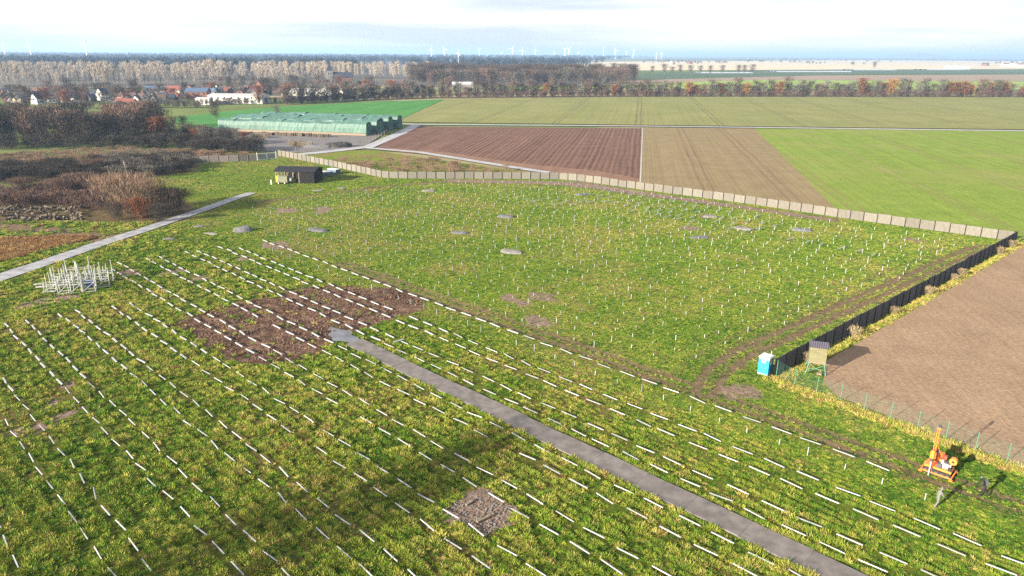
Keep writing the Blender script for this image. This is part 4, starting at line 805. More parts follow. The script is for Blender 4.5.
# --- field hedge across the picture
HEDGE = [P(286, 104.5), P(330, 101.5), P(400, 98.8), P(440, 97.9), P(640, 96.4), P(800, 96.4), P(1030, 97), (640, 640)]
hp = along(HEDGE, 7.4); i = 0
for q, p in enumerate(hp):
    px, _ = pix(*p)
    if px > 1032: continue
    i += 1; pick = rv.random(); mat = 'rust' if (pick < .16 and px > 480) else 'redbrown' if pick < .3 else 'orange' if pick < .335 else 'grey' if pick < .66 else 'brown'
    if px < 470 and mat in ('rust', 'orange') and rv.random() < .7: mat = 'grey'
    key = 'leafy' if mat in ('rust', 'orange') else 'hedge'; s = rv.uniform(.85, 1.35) * (1.0 if px < 640 else 1.1) * (.72 if key == 'leafy' else 1)
    colw = {'rust': 'rust-leaved', 'orange': 'orange-leaved', 'redbrown': 'reddish bare', 'grey': 'grey bare', 'brown': 'brown bare'}[mat]
    tree(key, q, p[0] + rv.uniform(-1, 1), p[1] + rv.uniform(-2, 3), s, rv.uniform(0, 6), mat, 'hedge_tree', f'{colw} tree in the long field hedge, {nth(i)} from left', 'trees in the long field hedge', sz=rv.uniform(.9, 1.25))
pl = [(p[0] + rv.uniform(-3, 3), p[1] + rv.uniform(-3, 4), rv.uniform(.7, 1.35), 1.) for p in along(HEDGE, 2.0)]
mass('hedge_undergrowth', 'bush', pl, 'redbrown', 'low reddish undergrowth along the foot of the long field hedge', 'hedge')
pl = [(p[0] + rv.uniform(-3, 3), p[1] + rv.uniform(0, 8), rv.uniform(.5, 1.1), 1.) for p in along(HEDGE, 2.6)]
mass('hedge_thicket', 'hedge', pl, 'grey', 'bare brown thicket filling the long field hedge', 'hedge')
# --- dark wood at the left
for i in range(46):
    px = -6 + 256 * (i + rv.random() * .8) / 46; py = (144 - .0 * px if px < 180 else 144 + (px - 180) * .06) - rv.uniform(0, 12) * (1 if px < 185 else .3); x_, y_ = P(px, py)
    mat = 'rust' if abs(px - 93) < 7 or abs(px - 155) < 7 or rv.random() < .06 else 'redbrown' if 105 < px < 170 and rv.random() < .45 else rv.choice(('dark', 'brown', 'brown', 'redbrown') if px < 200 else ('dark', 'grey'))
    key = 'leafy' if mat == 'rust' else 'oak'; s = rv.uniform(.58, .85) * (1 if px < 170 else .55 if px < 205 else .46)
    tree(key, i, x_, y_, s, rv.uniform(0, 6), mat, 'wood_tree', ('rust-leaved' if mat == 'rust' else 'bare') + f' tree in the dark wood at the left, {nth(i + 1)} from left edge', 'trees of the dark left wood')
pl = [(*P(px_ := rv.uniform(-10, 240), 147 - rv.uniform(0, 20) * (1 if px_ < 170 else .5)), rv.uniform(.45, .75) * (1 if px_ < 170 else .5 if px_ < 200 else .36), 1.) for q in range(100)]
mass('dark_wood', 'oak', pl, 'dark', 'dense dark bare wood filling the left behind its front trees')
pl = [(*P(px_ := rv.uniform(-10, 262), 149 - rv.uniform(-1, 6) + (px_ > 190) * 4), rv.uniform(.7, 1.35), 1.) for q in range(130)]
mass('wood_undergrowth', 'bush', pl, 'dark', 'dark undergrowth along the foot of the left wood', 'bushes')
for i, (px, py, s, mat) in enumerate(((216, 121.5, .62, 'dark'), (277, 118, .42, 'grey'), (208, 150, .36, 'dark'), (222, 151, .4, 'dark'), (240, 152.5, .34, 'grey'), (253, 153.5, .32, 'dark'))):
    tree('oak', i, *P(px, py), s, i, mat, 'field_tree', ['round bare tree left of the green sheeted stacks', 'small bare tree on the lush field behind the green stacks', 'dark bushy tree left of the grey board fence', 'dark bushy tree behind the grey board fence', 'grey bushy tree behind the board fence middle', 'dark bushy tree just behind the white gate'][i], None)
# --- reed and bramble bank below the wood
def strip(name, key, poly, n, mat, label, smin, smax, sz=1.):
    pl = []; xs_ = [p[0] for p in poly]; ys_ = [p[1] for p in poly]
    while len(pl) < n:
        px, py = rv.uniform(min(xs_), max(xs_)), rv.uniform(min(ys_), max(ys_))
        if inpoly(px, py, poly): pl.append((*P(px, py), rv.uniform(smin, smax), sz))
    return mass(name, key, pl, mat, label, 'scrub')
strip('dry_bank', 'bush', [(-8, 157), (130, 150), (250, 156), (230, 161), (150, 158), (60, 163), (-8, 170)], 260, 'tan', 'dry tan brambles on the low bank below the dark wood', .35, .75, .7)
strip('dark_scrub', 'bush', [(-8, 172), (100, 164), (190, 160), (190, 172), (120, 178), (-8, 184)], 300, 'dark', 'dark bramble scrub behind the big tan shrub', .5, 1.05, .85)
strip('grey_scrub', 'bush', [(100, 160), (195, 158), (188, 172), (150, 180), (95, 178)], 60, 'grey', 'grey twiggy scrub by the board fence', .5, 1.0)
strip('low_scrub', 'bush', [(-8, 196), (60, 190), (110, 190), (105, 212), (60, 206), (-8, 208)], 150, 'redbrown', 'reddish brown scrub behind the log heap', .45, .9, .9)
strip('fence_scrub', 'bush', [(320, 162), (420, 161), (520, 171), (470, 176), (380, 175), (345, 169)], 90, 'tan', 'dry brown scrub behind the reed fence', .3, .7, .8)
for i, (px, py, s, mat, lab) in enumerate(((125, 213, 2.25, 'tan', 'large round tan shrub, left of the pair beside the access road'), (148, 216, 2.1, 'tan', 'large tan shrub, right of the pair beside the access road'), (168, 216, 1.6, 'brown', 'brown shrub right of the large tan shrubs'), (178, 211, 1.3, 'dark', 'dark low shrub nearest the access road behind the tan pair'), (108, 203, 1.5, 'redbrown', 'reddish shrub left of the large tan shrubs'),
        (80, 196, 1.5, 'redbrown', 'purple-brown shrub above the log heap'), (60, 199, 1.3, 'redbrown', 'reddish shrub above the middle of the log heap'), (24, 198, 1.3, 'redbrown', 'purple-brown shrub above the left of the log heap'), (94, 175, 1.2, 'redbrown', 'pinkish upright shrub against the dark scrub'), (49, 179, .8, 'tan', 'small tan sapling against the dark scrub'), (140, 219, 1.2, 'rust', 'low rusty bramble at the foot of the tan shrubs'), (118, 220, 1.0, 'brown', 'low brown bramble right of the log heap'), (160, 222, 1.0, 'dark', 'low dark bramble beside the access road edge'))):
    x_, y_ = P(px, py); tree('shrub', i, x_, y_, s, i * 1.3, mat, 'shrub', lab, 'shrubs left of the access road', 'shrub', sz=.95)
x_, y_ = P(128, 178); r_ = empty('birch_sapling', (x_, y_, 0), 0, 'thin white-stemmed birch standing in the dark scrub', 'tree'); MB().tube((0, 0, 0), (-.5, 0, 5), .13, .07).build('trunk', MAT['white'], r_); link('crown', crown_mesh('bush', 1, 'grey'), r_, (-.5, 0, 3.5))
# reeds against the dark fence
fd = np.array(DARK[1]) - np.array(DARK[0])
for i, t in enumerate((.06, .14, .36, .40, .52, .66, .80, .93)):
    p = np.array(DARK[0]) + fd * t + np.array([.55, -.6]); tree('bush', i, *p, rv.uniform(.26, .4), i, 'straw', 'reed_clump', f'dry straw reed clump against the dark fence, {nth(i + 1)} from its far end', 'reed clumps along the dark fence', 'reeds')
# tall trees behind the camera, whose shadows reach the foreground
for i, (dx, dy, L) in enumerate(((-5.0, 54.5, 78), (-9.5, 47.0, 74))):
    q = nrm(np.array(SUN_AZ)); x_, y_ = dx + q[0] * L, dy + q[1] * L; tree('slim', i, x_, y_, L * math.tan(SUN_EL) / 22, i, 'brown', 'tall_tree', f'tall bare tree whose shadow falls on the near meadow, {nth(i + 1)} of two', 'trees behind the near meadow edge')
# ------------------------------------------------------------------ grass tufts (instanced on points)
def tuft(seed, n, h, spread, w, mat, flop=.5):
    r = np.random.default_rng(seed); a = r.uniform(0, 2 * pi, n); q = np.sqrt(r.random(n)) * spread; c = np.stack([q * np.cos(a), q * np.sin(a), np.full(n, -.02)], 1)
    d = nrm(np.stack([np.cos(a) * flop * (.3 + q / spread), np.sin(a) * flop * (.3 + q / spread), np.ones(n)], 1) + r.normal(0, .25, (n, 3))); V, T = blades(r, c, d, h, w); return np_mesh('tuft', V, T, mat)
tm, nt, bs = newmat('grass_blades'); geo = nt.nodes.new('ShaderNodeNewGeometry'); ti = attr(nt, 'tint', 'INSTANCER')
gcol = ramp(nt, math_(nt, 'MULTIPLY_ADD', noise(nt, geo.outputs['Position'], .12, 4), .22, math_(nt, 'SUBTRACT', ti, .11)), [(.04, (.022, .068, .008)), (.22, (.074, .170, .014)), (.40, (.152, .222, .022)), (.58, (.245, .265, .038)), (.74, (.340, .298, .078)), (.84, (.38, .29, .11)), (.97, (.20, .11, .05))])
sep = nt.nodes.new('ShaderNodeSeparateXYZ'); nt.links.new(geo.outputs['Position'], sep.inputs[0])
nt.links.new(gcol, bs.inputs['Base Color']); bs.inputs['Roughness'].default_value = .9; bs.inputs['Specular IOR Level'].default_value = .12
tuf = bpy.data.collections.new('tuft_kinds')
for k in range(6):
    me = tuft(300 + k, 44, (.17, .19, .145, .205, .13, .17)[k], (.16, .14, .18, .125, .18, .13)[k], .022, tm, (1.2, .9, 1.5, .8, 1.8, 1.3)[k]); o = bpy.data.objects.new('tuft', me); tuf.objects.link(o)
ng = bpy.data.node_groups.new('scatter_tufts', 'GeometryNodeTree'); ng.interface.new_socket('Geometry', in_out='INPUT', socket_type='NodeSocketGeometry'); ng.interface.new_socket('Geometry', in_out='OUTPUT', socket_type='NodeSocketGeometry')
gi = ng.nodes.new('NodeGroupInput'); go = ng.nodes.new('NodeGroupOutput'); ip = ng.nodes.new('GeometryNodeInstanceOnPoints'); ci = ng.nodes.new('GeometryNodeCollectionInfo'); ci.inputs['Collection'].default_value = tuf; ci.inputs['Separate Children'].default_value = True; ci.inputs['Reset Children'].default_value = True
def nattr(n, t): a = ng.nodes.new('GeometryNodeInputNamedAttribute'); a.data_type = t; a.inputs['Name'].default_value = n; return a.outputs['Attribute']
eu = ng.nodes.new('FunctionNodeEulerToRotation'); L_ = ng.links.new
L_(gi.outputs[0], ip.inputs['Points']); L_(ci.outputs[0], ip.inputs['Instance']); ip.inputs['Pick Instance'].default_value = True; L_(nattr('kindno', 'INT'), ip.inputs['Instance Index']); L_(nattr('turn', 'FLOAT_VECTOR'), eu.inputs[0]); L_(eu.outputs[0], ip.inputs['Rotation']); L_(nattr('size', 'FLOAT_VECTOR'), ip.inputs['Scale']); L_(ip.outputs[0], go.inputs[0])
r = np.random.default_rng(77)
def scatter(name, label, x, y, dens_keep, size, tint, hz):
    n = len(x); me = bpy.data.meshes.new(name); me.vertices.add(n); co = np.stack([x, y, ground_h(x, y)], 1).astype(np.float32); me.vertices.foreach_set('co', co.ravel())
    for nm, ty, ar in (('kindno', 'INT', r.integers(0, 6, n)), ('turn', 'FLOAT_VECTOR', np.stack([r.normal(0, .15, n), r.normal(0, .15, n), r.uniform(0, 6.28, n)], 1)), ('size', 'FLOAT_VECTOR', np.stack([size, size, size * hz], 1)), ('tint', 'FLOAT', tint)):
        at = me.attributes.new(nm, ty, 'POINT'); ar = np.asarray(ar, np.int32 if ty == 'INT' else np.float32); at.data.foreach_set('vector' if 'VEC' in ty else 'value', ar.ravel())
    o = link(name, me); md = o.modifiers.new('scatter', 'NODES'); md.node_group = ng; return tag(o, label, 'grass', kind='stuff')
# candidate points over the view wedge, denser near the camera
N0 = 800000; yy = 34 + (np.sqrt(r.random(N0) * (1 - .0) ) * 0 + r.random(N0) ** 1.55) * 205; xx = r.uniform(-1, 1, N0) * (yy * .80 + 14)
keepw = (yy * .80 + 14) / (245 * .8 + 14); w = keepw / (yy / 60 + .4); w /= w.max(); sel = r.random(N0) < w * 1.0
xx, yy = xx[sel], yy[sel]
n2 = xx * NU[0] + yy * NU[1]; e2_ = xx * EU[0] + yy * EU[1]; sn = (n2 < 57) & (r.random(len(xx)) < .92)
nq = np.round(n2 / .82 + .35 * (vnoise(xx, yy, 9, 1) - .5)) * .82 + r.normal(0, .10, len(xx)); n2 = np.where(sn, nq, n2); xx = n2 * NU[0] + e2_ * EU[0]; yy = n2 * NU[1] + e2_ * EU[1]
n2, e2_, so, ba, tr, st = masks(xx, yy); ok = (r.random(len(xx)) > np.clip(so * 1.15, 0, .975)) & (r.random(len(xx)) > np.where(ba > 1.1, 1, np.minimum(ba, .9))) & (r.random(len(xx)) > tr * .95)
ok &= ~inpoly(xx, yy, [(C_FAR[0] + 3, C_FAR[1] - 3.5), P(829, 361), P(826, 386), P(840, 396), P(903, 421), P(1024, 465), (130, 4), (400, 60), (400, 126)])
ok &= ~inpoly(xx, yy, [FENCE[0]] + FENCE[1:] + [(C_FAR[0] + 40, C_FAR[1] + 30), (300, 140), (300, 400), (-100, 400)])
ok &= ~(inpoly(xx, yy, SCRUB) | inpoly(xx, yy, LEFTBANK) | inpoly(xx, yy, LOGBED)); ok &= segdist(xx, yy, ROAD) > 1.25 + 1.2 * vnoise(xx, yy, 1.7, 3) + .35 * (yy < 150); pv_ = .35 * (vnoise(xx, yy, .9, 2) - .5); ok &= ~((n2 > 43.12 + pv_) & (n2 < 45.48 + pv_) & (e2_ > -75)); ok &= segdist(xx, yy, [tuple(DARK[0]), tuple(DARK[1])]) > .3
near_b = np.zeros(len(xx), bool)
for nrow, e0 in rowsN: near_b |= (np.abs(n2 - nrow) < .27) & (e2_ > e0 - 1)
ok &= ~(near_b & (r.random(len(xx)) > .10))
# drill lines between the beam rows leave thinner stripes
stripe = .5 + .5 * np.sin(n2 * 2 * pi / 1.02 + 1.5 * vnoise(xx, yy, 8, 2)); ok &= r.random(len(xx)) < np.where(n2 < 60, .50 + .5 * stripe, .85)
clump = .5 * vnoise(n2 * 1.35, e2_ * .75, .95, 4) + .32 * vnoise(n2, e2_, .55, 1) + .18 * fbm(xx, yy, 4, 2); wl0 = np.clip((64 - n2) / 14, 0, 1) * .75 + .25; ok &= r.random(len(xx)) < 1 - wl0 * (1 - np.clip((clump - .36) * 5.5, .25, 1))
xx, yy, n2, st, clump = xx[ok], yy[ok], n2[ok], st[ok], clump[ok]
wild = np.clip((62 - n2) / 18, 0, 1); farf = np.clip((yy - 60) / 130, 0, 1)
tint = .34 + .62 * (st - .5) + .55 * (clump - .5) + .08 * wild + r.normal(0, .21, len(xx)) + .16 * (fbm(xx, yy, 25, 1) - .5) - .02 * farf - .04 * (n2 > 62)
size = (.62 + .85 * wild * np.clip((clump - .30) * 3.2, .15, 1.2)) * r.uniform(.65, 1.35, len(xx)) * (1 + .5 * farf)
scatter('grass_tufts', 'green and straw coloured grass tufts covering the meadow', xx, yy, None, size, np.clip(tint, 0, 1), np.where(wild > .3, 1.05, .6))
print('tufts', len(xx))
lb = np.array([P(r.uniform(-25, 96), r.uniform(236, 272)) for q in range(9000)]); lb = lb[inpoly(lb[:, 0], lb[:, 1], LEFTBANK)]
scatter('dead_grass', 'rust brown dead grass on the bank left of the access road', lb[:, 0], lb[:, 1], None, r.uniform(1.2, 2.6, len(lb)), np.clip(r.normal(.99, .07, len(lb)), 0, 1), 1.1)
# coarse straw grass along the wire fence and the dark fence
a = []
for P0, P1, n in [(np.array(WIRE[i]), np.array(WIRE[i + 1]), 150) for i in range(len(WIRE) - 1)] + [(np.array(DARK[0]) + (.7, -.8), np.array(DARK[1]) + (.7, -.8), 800)]:
    t = r.random(n)[:, None]; a.append(P0 + (P1 - P0) * t + r.normal(0, .42, (n, 2)) + np.array([-.35, -.35]) * (len(a) < len(WIRE) - 1))
a = np.concatenate(a); scatter('fence_grass', 'long straw grass along the foot of the wire and dark fences', a[:, 0], a[:, 1], None, r.uniform(.8, 1.9, len(a)), np.clip(r.normal(.72, .16, len(a)), 0, .93), 1.1)
# ------------------------------------------------------------------ green sheeted stacks
MAT['sheet'] = M('green_sheeting', (.032, .086, .069), (.060, .130, .106), .35, .6, .3, .2, rand=.10, obj=False, spec=.4)
MAT['sheetedge'] = M('dark_green_sheeting', (.025, .075, .06), (.04, .10, .08), .5, .6)
tp0, tp1 = np.array(P(219, 131)), np.array(P(367, 136)); td = tp1 - tp0; TL = float(np.linalg.norm(td)); ta = math.atan2(td[1], td[0]); tq = np.array([-td[1], td[0]]) / TL
rt = random.Random(4)
def hump(x0, x1, w, h, sag, seed):
    r = random.Random(seed); k = 9; m = MB(); prof = [(-w / 2 - .1, 1.2), (-w / 2, h * .55), (-w / 2 + .35, h * .88), (-w * .18, h), (w * .18, h), (w / 2 - .35, h * .88), (w / 2, h * .55), (w / 2 + .1, 1.2)]
    n = len(prof); V = []
    for i in range(k + 1):
        t = i / k; dz = -sag * sin(pi * t) + r.uniform(-.1, .1)
        V += [(x0 + (x1 - x0) * t, y_ + r.uniform(-.07, .07), z_ * (1 + dz / h)) for y_, z_ in prof]
    m.add(V, [(i * n + q, i * n + q + 1, (i + 1) * n + q + 1, (i + 1) * n + q) for i in range(k) for q in range(n - 1)]); return m
for i in range(5):
    o0 = tp0 + tq * (2.6 + i * 8.3) + (td / TL) * (i * 1.2 + (-4 if i > 1 else 0)); hh = 5.6 + .45 * (i > 0) + rt.uniform(-.1, .1); nsec = 9; w = 5.8
    st_ = empty('sheeted_stack', (*o0, 0), ta, f'long stack under pale green sheeting, {nth(i + 1)} counted from the gravel yard', 'stack', 'green sheeted stacks')
    for s in range(nsec): hump(TL * s / nsec, TL * (s + 1) / nsec - .05, w + rt.uniform(-.15, .15), hh + rt.uniform(-.2, .2), .18, i * 20 + s).build('cover_sheet', MAT['sheet'], st_)
    m = MB(); m.extrude_x([(-w / 2 + .2, 0), (w / 2 - .2, 0), (w / 2 - .2, hh * .55), (w / 2 - .5, hh * .8), (-w / 2 + .5, hh * .8), (-w / 2 + .2, hh * .55)], .4, TL - .5); m.build('pallet_core', MAT['timber'], st_)
    m = MB(); m.add([(TL + .05, -w / 2, .2), (TL + .05, w / 2, .2), (TL + .05, w / 2 - .1, hh * .6), (TL + .05, w / 2 - .5, hh * .86), (TL + .05, 0, hh * .97), (TL + .05, -w / 2 + .5, hh * .86), (TL + .05, -w / 2 + .1, hh * .6)] + [(TL - .1, -w / 2, .2), (TL - .1, w / 2, .2), (TL - .1, w / 2 - .1, hh * .6), (TL - .1, w / 2 - .5, hh * .86), (TL - .1, 0, hh * .97), (TL - .1, -w / 2 + .5, hh * .86), (TL - .1, -w / 2 + .1, hh * .6)], [tuple(range(7)), tuple(range(13, 6, -1))] + [(q, 7 + q, 7 + (q + 1) % 7, (q + 1) % 7) for q in range(7)]); m.build('end_sheet', MAT['sheetedge'], st_)
# pallet piles in the yard
pal = MB()
for k in range(5): pal.box((0, 0, .08 + .16 * k), (1.2, 1.0, .04)); [pal.box((xx, 0, .02 + .16 * k), (.1, 1.0, .1)) for xx in (-.5, 0, .5)]
pal_me = pal.mesh('pallet_pile', MAT['timber'])
cnt = 0
for row, (x0, y0, x1, y1, n, sc) in enumerate(((246, 134.3, 330, 137.4, 36, 1.7), (290, 145.5, 312, 147.5, 9, 2.6), (252, 136.5, 268, 138.5, 7, 2.2))):
    for k in range(n):
        t = (k + .5) / n; o = link('pallet_pile', pal_me, None, (*P(x0 + (x1 - x0) * t, y0 + (y1 - y0) * t + rt.uniform(-.3, .3)), 0), (0, 0, rt.uniform(-.2, .2)), (1.25, 1.25, sc * rt.uniform(.7, 1.2)))
        tag(o, (f'low pallet pile along the front of the green stacks, {nth(k + 1)} from left', f'tall pallet pile beside the farm road, {nth(k + 1)} from left', f'tall pallet pile at the left end of the yard, {nth(k + 1)} from left')[row], 'pallets', 'pallet piles in the yard')
boulder('soil_heap', 338.5, 146.8, 5.5, 3, 2.4, MAT['black'], 'dark soil heap beside the farm road junction', 'heap', .2, 4)
boulder('stone_heap', 318, 147.5, 6, 2, 1.6, MAT['stone'], 'blue-grey heap of stones right of the tall pallets', 'heap', .1, 6)
yf = empty('yard_fence', (*P(296, 151.5), 0), 0, 'thin timber post fence along the farm road by the yard', 'fence'); q0 = np.array(P(296, 151.5)); yp = along([P(296, 151.5), P(330, 148.5), P(362, 145.8), P(392, 132)], 5.)
for p in yp: MB().tube((0, 0, 0), (0, 0, 1.9), .09, n=5).build('post', MAT['timber'], yf, loc=(*(p - q0), 0))
for a, b in zip(yp[:-1], yp[1:]): d = b - a; MB().box((0, 0, 1.4), (float(np.linalg.norm(d)) - .2, .02, .03)).build('rail', MAT['timber'], yf, loc=(*((a + b) / 2 - q0), 0), rot=(0, 0, math.atan2(d[1], d[0])))
# ------------------------------------------------------------------ village
WALLS = {'white': (.48, .47, .45), 'cream': (.38, .32, .25), 'brick': (.14, .065, .05), 'grey': (.15, .145, .14), 'dark': (.06, .05, .045)}
ROOFS = {'slate': (.022, .025, .038), 'red': (.13, .045, .035), 'brown': (.06, .038, .032), 'blue': (.045, .075, .13), 'pale': (.28, .28, .29)}
for k, v in WALLS.items(): MAT['w_' + k] = M('render_' + k, v, tuple(min(1, q * 1.15) for q in v), .5, .9)
for k, v in ROOFS.items(): MAT['r_' + k] = M('roof_' + k, v, tuple(min(1, q * 1.3) for q in v), .6, .8)
MAT['glass'] = M('dark_glass', (.02, .025, .03), (.04, .05, .06), 2, .15, spec=.6)
def house(x_, y_, rz, w, d, h, rh, wc, rc, label, group=None, name='house', cat='house', wins=3):
    r = empty(name, (x_, y_, 0), rz, label, cat, group); m = MB(); m.extrude_x([(-d / 2, 0), (d / 2, 0), (d / 2, h), (0, h + rh), (-d / 2, h)], -w / 2, w / 2); wl_ = m.build('wall', MAT['w_' + wc], r)
    s = rh / (d / 2); m = MB(); t = .22
    for sg in (-1, 1):
        e_ = sg * (d / 2 + .45); m.extrude_x([(0, h + rh + .03), (e_, h - .45 * s + .03), (e_, h - .45 * s + .03 + t), (0, h + rh + .03 + t)], -w / 2 - .4, w / 2 + .4)
    rf = m.build('roof', MAT['r_' + rc], r)
    if wins:
        if rh > 2: MB().box((w * .22, d * .1, h + rh + .2), (.7, .7, 1.6)).build('chimney', MAT['w_brick'], rf)
        for q in range(wins):
            xx = -w / 2 + w * (q + .5) / wins
            for zz in ((1.5, 4.0) if h > 4.6 else (1.5,)): MB().box((xx, -d / 2 - .03, zz), (1.1, .1, 1.3)).build('window', MAT['glass'], r)
        for sg in (-1, 1): MB().box((sg * (w / 2 + .03), 0, h * .75), (.1, 1.2, 1.3)).build('window', MAT['glass'], r)
    return r
rh_ = random.Random(31)
house(*P(240, 103.0), -.03, 38, 16, 5.5, .8, 'white', 'pale', 'long low white hall behind the lush green field', None, 'hall', 'hall', 8)
house(*P(318, 98.0), -.05, 46, 18, 6.5, .9, 'white', 'pale', 'long white hall half hidden by trees right of the low hall', None, 'hall', 'hall', 9)
house(*P(205, 104.5), .05, 9, 8, 4.0, .7, 'white', 'pale', 'small white flat building left of the low white hall', None, 'hall', 'hall', 2)
house(*P(199, 98.6), .1, 16, 12, 5.5, 2.4, 'brick', 'blue', 'brick hall with a large blue roof in the village', None, 'hall', 'hall', 4)
house(*P(153, 95.6), .25, 9, 8, 4.5, 3.0, 'cream', 'blue', 'house with a bright blue roof in the left village', None)
house(*P(104, 100.0), 1.2, 7, 6.5, 5, 3.4, 'white', 'slate', 'tall white gabled house standing out left of the village middle', None)
house(*P(38, 104.0), 1.3, 5.5, 5.5, 4.2, 3, 'white', 'slate', 'white gabled house at the far left behind the dark wood', None)
house(*P(122, 105.2), .2, 6, 5, 2.6, 2, 'brick', 'red', 'small red-roofed house low behind the dark wood', None)
house(*P(131, 105.6), .1, 6, 5, 2.6, 1.8, 'brick', 'red', 'red brick house right of the small red-roofed house', None)
house(*P(176, 95.5), -.1, 12, 9, 4.5, 3, 'cream', 'red', 'house with a broad orange-red roof left of the blue roofed hall', None)
house(*P(262, 92.0), 1.2, 8, 7, 6, 4, 'brick', 'red', 'red gabled house among the trees above the low white hall', None)
spots = []; tries = 0
while len(spots) < 120 and tries < 16000:
    tries += 1; px = rh_.uniform(2, 372); lo, hi = (95, 103) if px < 180 else (90.5, 95.5) if px < 290 else (85.5, 89.5); py = rh_.uniform(lo, hi)
    if all(abs(px - a) > 3.6 or abs(py - b) > 1.5 for a, b in spots) and all(math.hypot(px - a, (py - b) * 3) > 9 for a, b in ((240, 103), (318, 98), (205, 104), (199, 98.6), (153, 95.6), (104, 100), (38, 104), (122, 105), (131, 105.6), (176, 95.5), (262, 92))): spots.append((px, py))
spots.sort()
for i, (px, py) in enumerate(spots):
    wc = rh_.choice(('white', 'cream', 'brick', 'grey', 'dark', 'dark')); rc = rh_.choice(('slate', 'slate', 'slate', 'slate', 'slate', 'brown', 'brown', 'brown', 'red', 'blue'))
    house(*P(px, py), rh_.choice((0, pi / 2)) + rh_.uniform(-.4, .4), rh_.uniform(5, 7.5), rh_.uniform(4.5, 5.8), rh_.uniform(2.4, 3.6), rh_.uniform(2., 2.7), wc, rc, f'{wc}-walled village house with {rc} roof, {nth(i + 1)} house from the left edge', 'village houses')
# church
cx_, cy_ = P(330.5, 84.5); ch = empty('church', (cx_, cy_, 0), .3, 'village church with a dark pointed tower above the roofs', 'church'); m = MB(); m.extrude_x([(-5, 0), (5, 0), (5, 8), (0, 13), (-5, 8)], 4, 24); m.build('nave', MAT['w_brick'], ch)
m = MB(); m.extrude_x([(-5.5, 7.7), (0, 13.2), (5.5, 7.7), (5.5, 8.0), (0, 13.6), (-5.5, 8.0)], 3.9, 24.3); m.build('roof', MAT['r_slate'], ch); tw_ = MB().box((0, 0, 7.5), (6, 6, 15)).build('tower', MAT['w_grey'], ch)
MB().add([(-3.3, -3.3, 15), (3.3, -3.3, 15), (3.3, 3.3, 15), (-3.3, 3.3, 15), (0, 0, 25)], [(0, 1, 4), (1, 2, 4), (2, 3, 4), (3, 0, 4), (3, 2, 1, 0)]).build('spire', MAT['r_slate'], tw_)
for sg in (-1, 1): MB().box((sg * 1.2, -3.03, 12), (.9, .1, 2.2)).build('belfry_window', MAT['glass'], tw_)
for q in range(4): MB().box((7 + q * 4.6, -5.03, 4.6), (1.2, .1, 3.6)).build('window', MAT['glass'], ch)
# trees in the village gardens
kk = 0; GT = []
for i in range(110):
    px = rh_.uniform(0, 385); lo, hi = (94, 105) if px < 180 else (89, 99) if px < 290 else (85, 97); py = rh_.uniform(lo, hi)
    mat = rh_.choice(('brown', 'dark', 'redbrown', 'grey', 'grey', 'dark', 'green', 'brown', 'rust')); key = {'rust': 'leafy', 'green': 'conifer'}.get(mat, 'oak'); kk += 1
    w = {'brown': 'brown bare', 'dark': 'dark bare', 'redbrown': 'reddish bare', 'grey': 'grey bare', 'rust': 'rust-leaved', 'green': 'dark evergreen'}[mat]
    if py > 96 and 192 < px < 350: py -= 7
    GT.append((px, py, key, mat, w))
for i, (px, py, key, mat, w) in enumerate(sorted(GT)): tree(key, i, *P(px, py), rh_.uniform(.45, .85), rh_.uniform(0, 6), mat, 'garden_tree', f'{w} tree among the village houses, {nth(i + 1)} from the left edge', 'trees in the village gardens')
for i, (px, py, s) in enumerate(((391.5, 98.5, 1.0), (287, 101, .9), (259, 104, .9), (336, 100.5, .8))): tree('leafy', i, *P(px, py), s, i, 'rust', 'field_tree', ['rust-red leafy tree standing out at the left of the long field hedge', 'rust tree between the two long white halls', 'rust tree at the right end of the low white hall', 'rust tree before the right white hall'][i], None)
pl = [(*P(px_ := rh_.uniform(60, 420), (108.8 - .005 * (px_ - 60) if px_ < 200 else 106.2 - .03 * (px_ - 185)) - rh_.uniform(0, 1.2)), rh_.uniform(.28, .46), 1) for q in range(220)]
mass('village_hedge', 'hedge', pl, 'brown', 'brown tree hedge between the lush field and the white halls', 'hedge')
x_, y_ = P(441, 86.5); tree('conifer', 0, x_, y_, 1.4, 0, 'green', 'conifer_tree', 'dark evergreen standing at the left of the distant brown wood', None)
house(*P(463, 88.2), .1, 22, 10, 4, 2.2, 'grey', 'pale', 'grey farm building in front of the distant brown wood', None, 'barn', 'barn', 4)
# far white greenhouses and sheds on the right
MAT['foil'] = M('plastic_film', (.22, .25, .29), (.30, .33, .37), .02, .4, obj=False)
for i, (a, b, py, w) in enumerate(((775, 850, 72.0, 10), (852, 895, 70.2, 12), (925, 968, 70.0, 14), (700, 752, 73.2, 8))):
    p0, p1 = np.array(P(a, py)), np.array(P(b, py)); d = p1 - p0; L = float(np.linalg.norm(d)); r = empty('film_tunnel', (*p0, 0), math.atan2(d[1], d[0]), f'pale plastic crop tunnel on the far dark field, {("second", "third", "fourth", "first")[i]} from left', 'tunnel', 'far crop tunnels')
    for q in range(3): hump(0, L, w, 3.0, .1, i * 7 + q).build('cover_sheet', MAT['foil'], r, loc=(0, q * (w + 2), -1.1))
house(*P(957, 68.2), 0, 62, 30, 6, 2, 'white', 'pale', 'large white barn on the far fields at the right', None, 'barn', 'barn', 6)
for i, (px, py) in enumerate(((1005, 66.6), (1012, 66.2), (985, 66.0), (1019, 67), (672, 64.5), (690, 64.0))): house(*P(px, py), i, 22, 14, 8, 4, ('white', 'cream', 'brick')[i % 3], ('red', 'pale', 'brown')[i % 3], f'small far farmhouse near the {"right" if i < 4 else "middle of the"} horizon, {nth(i + 1)} built-up speck', 'far farm buildings')
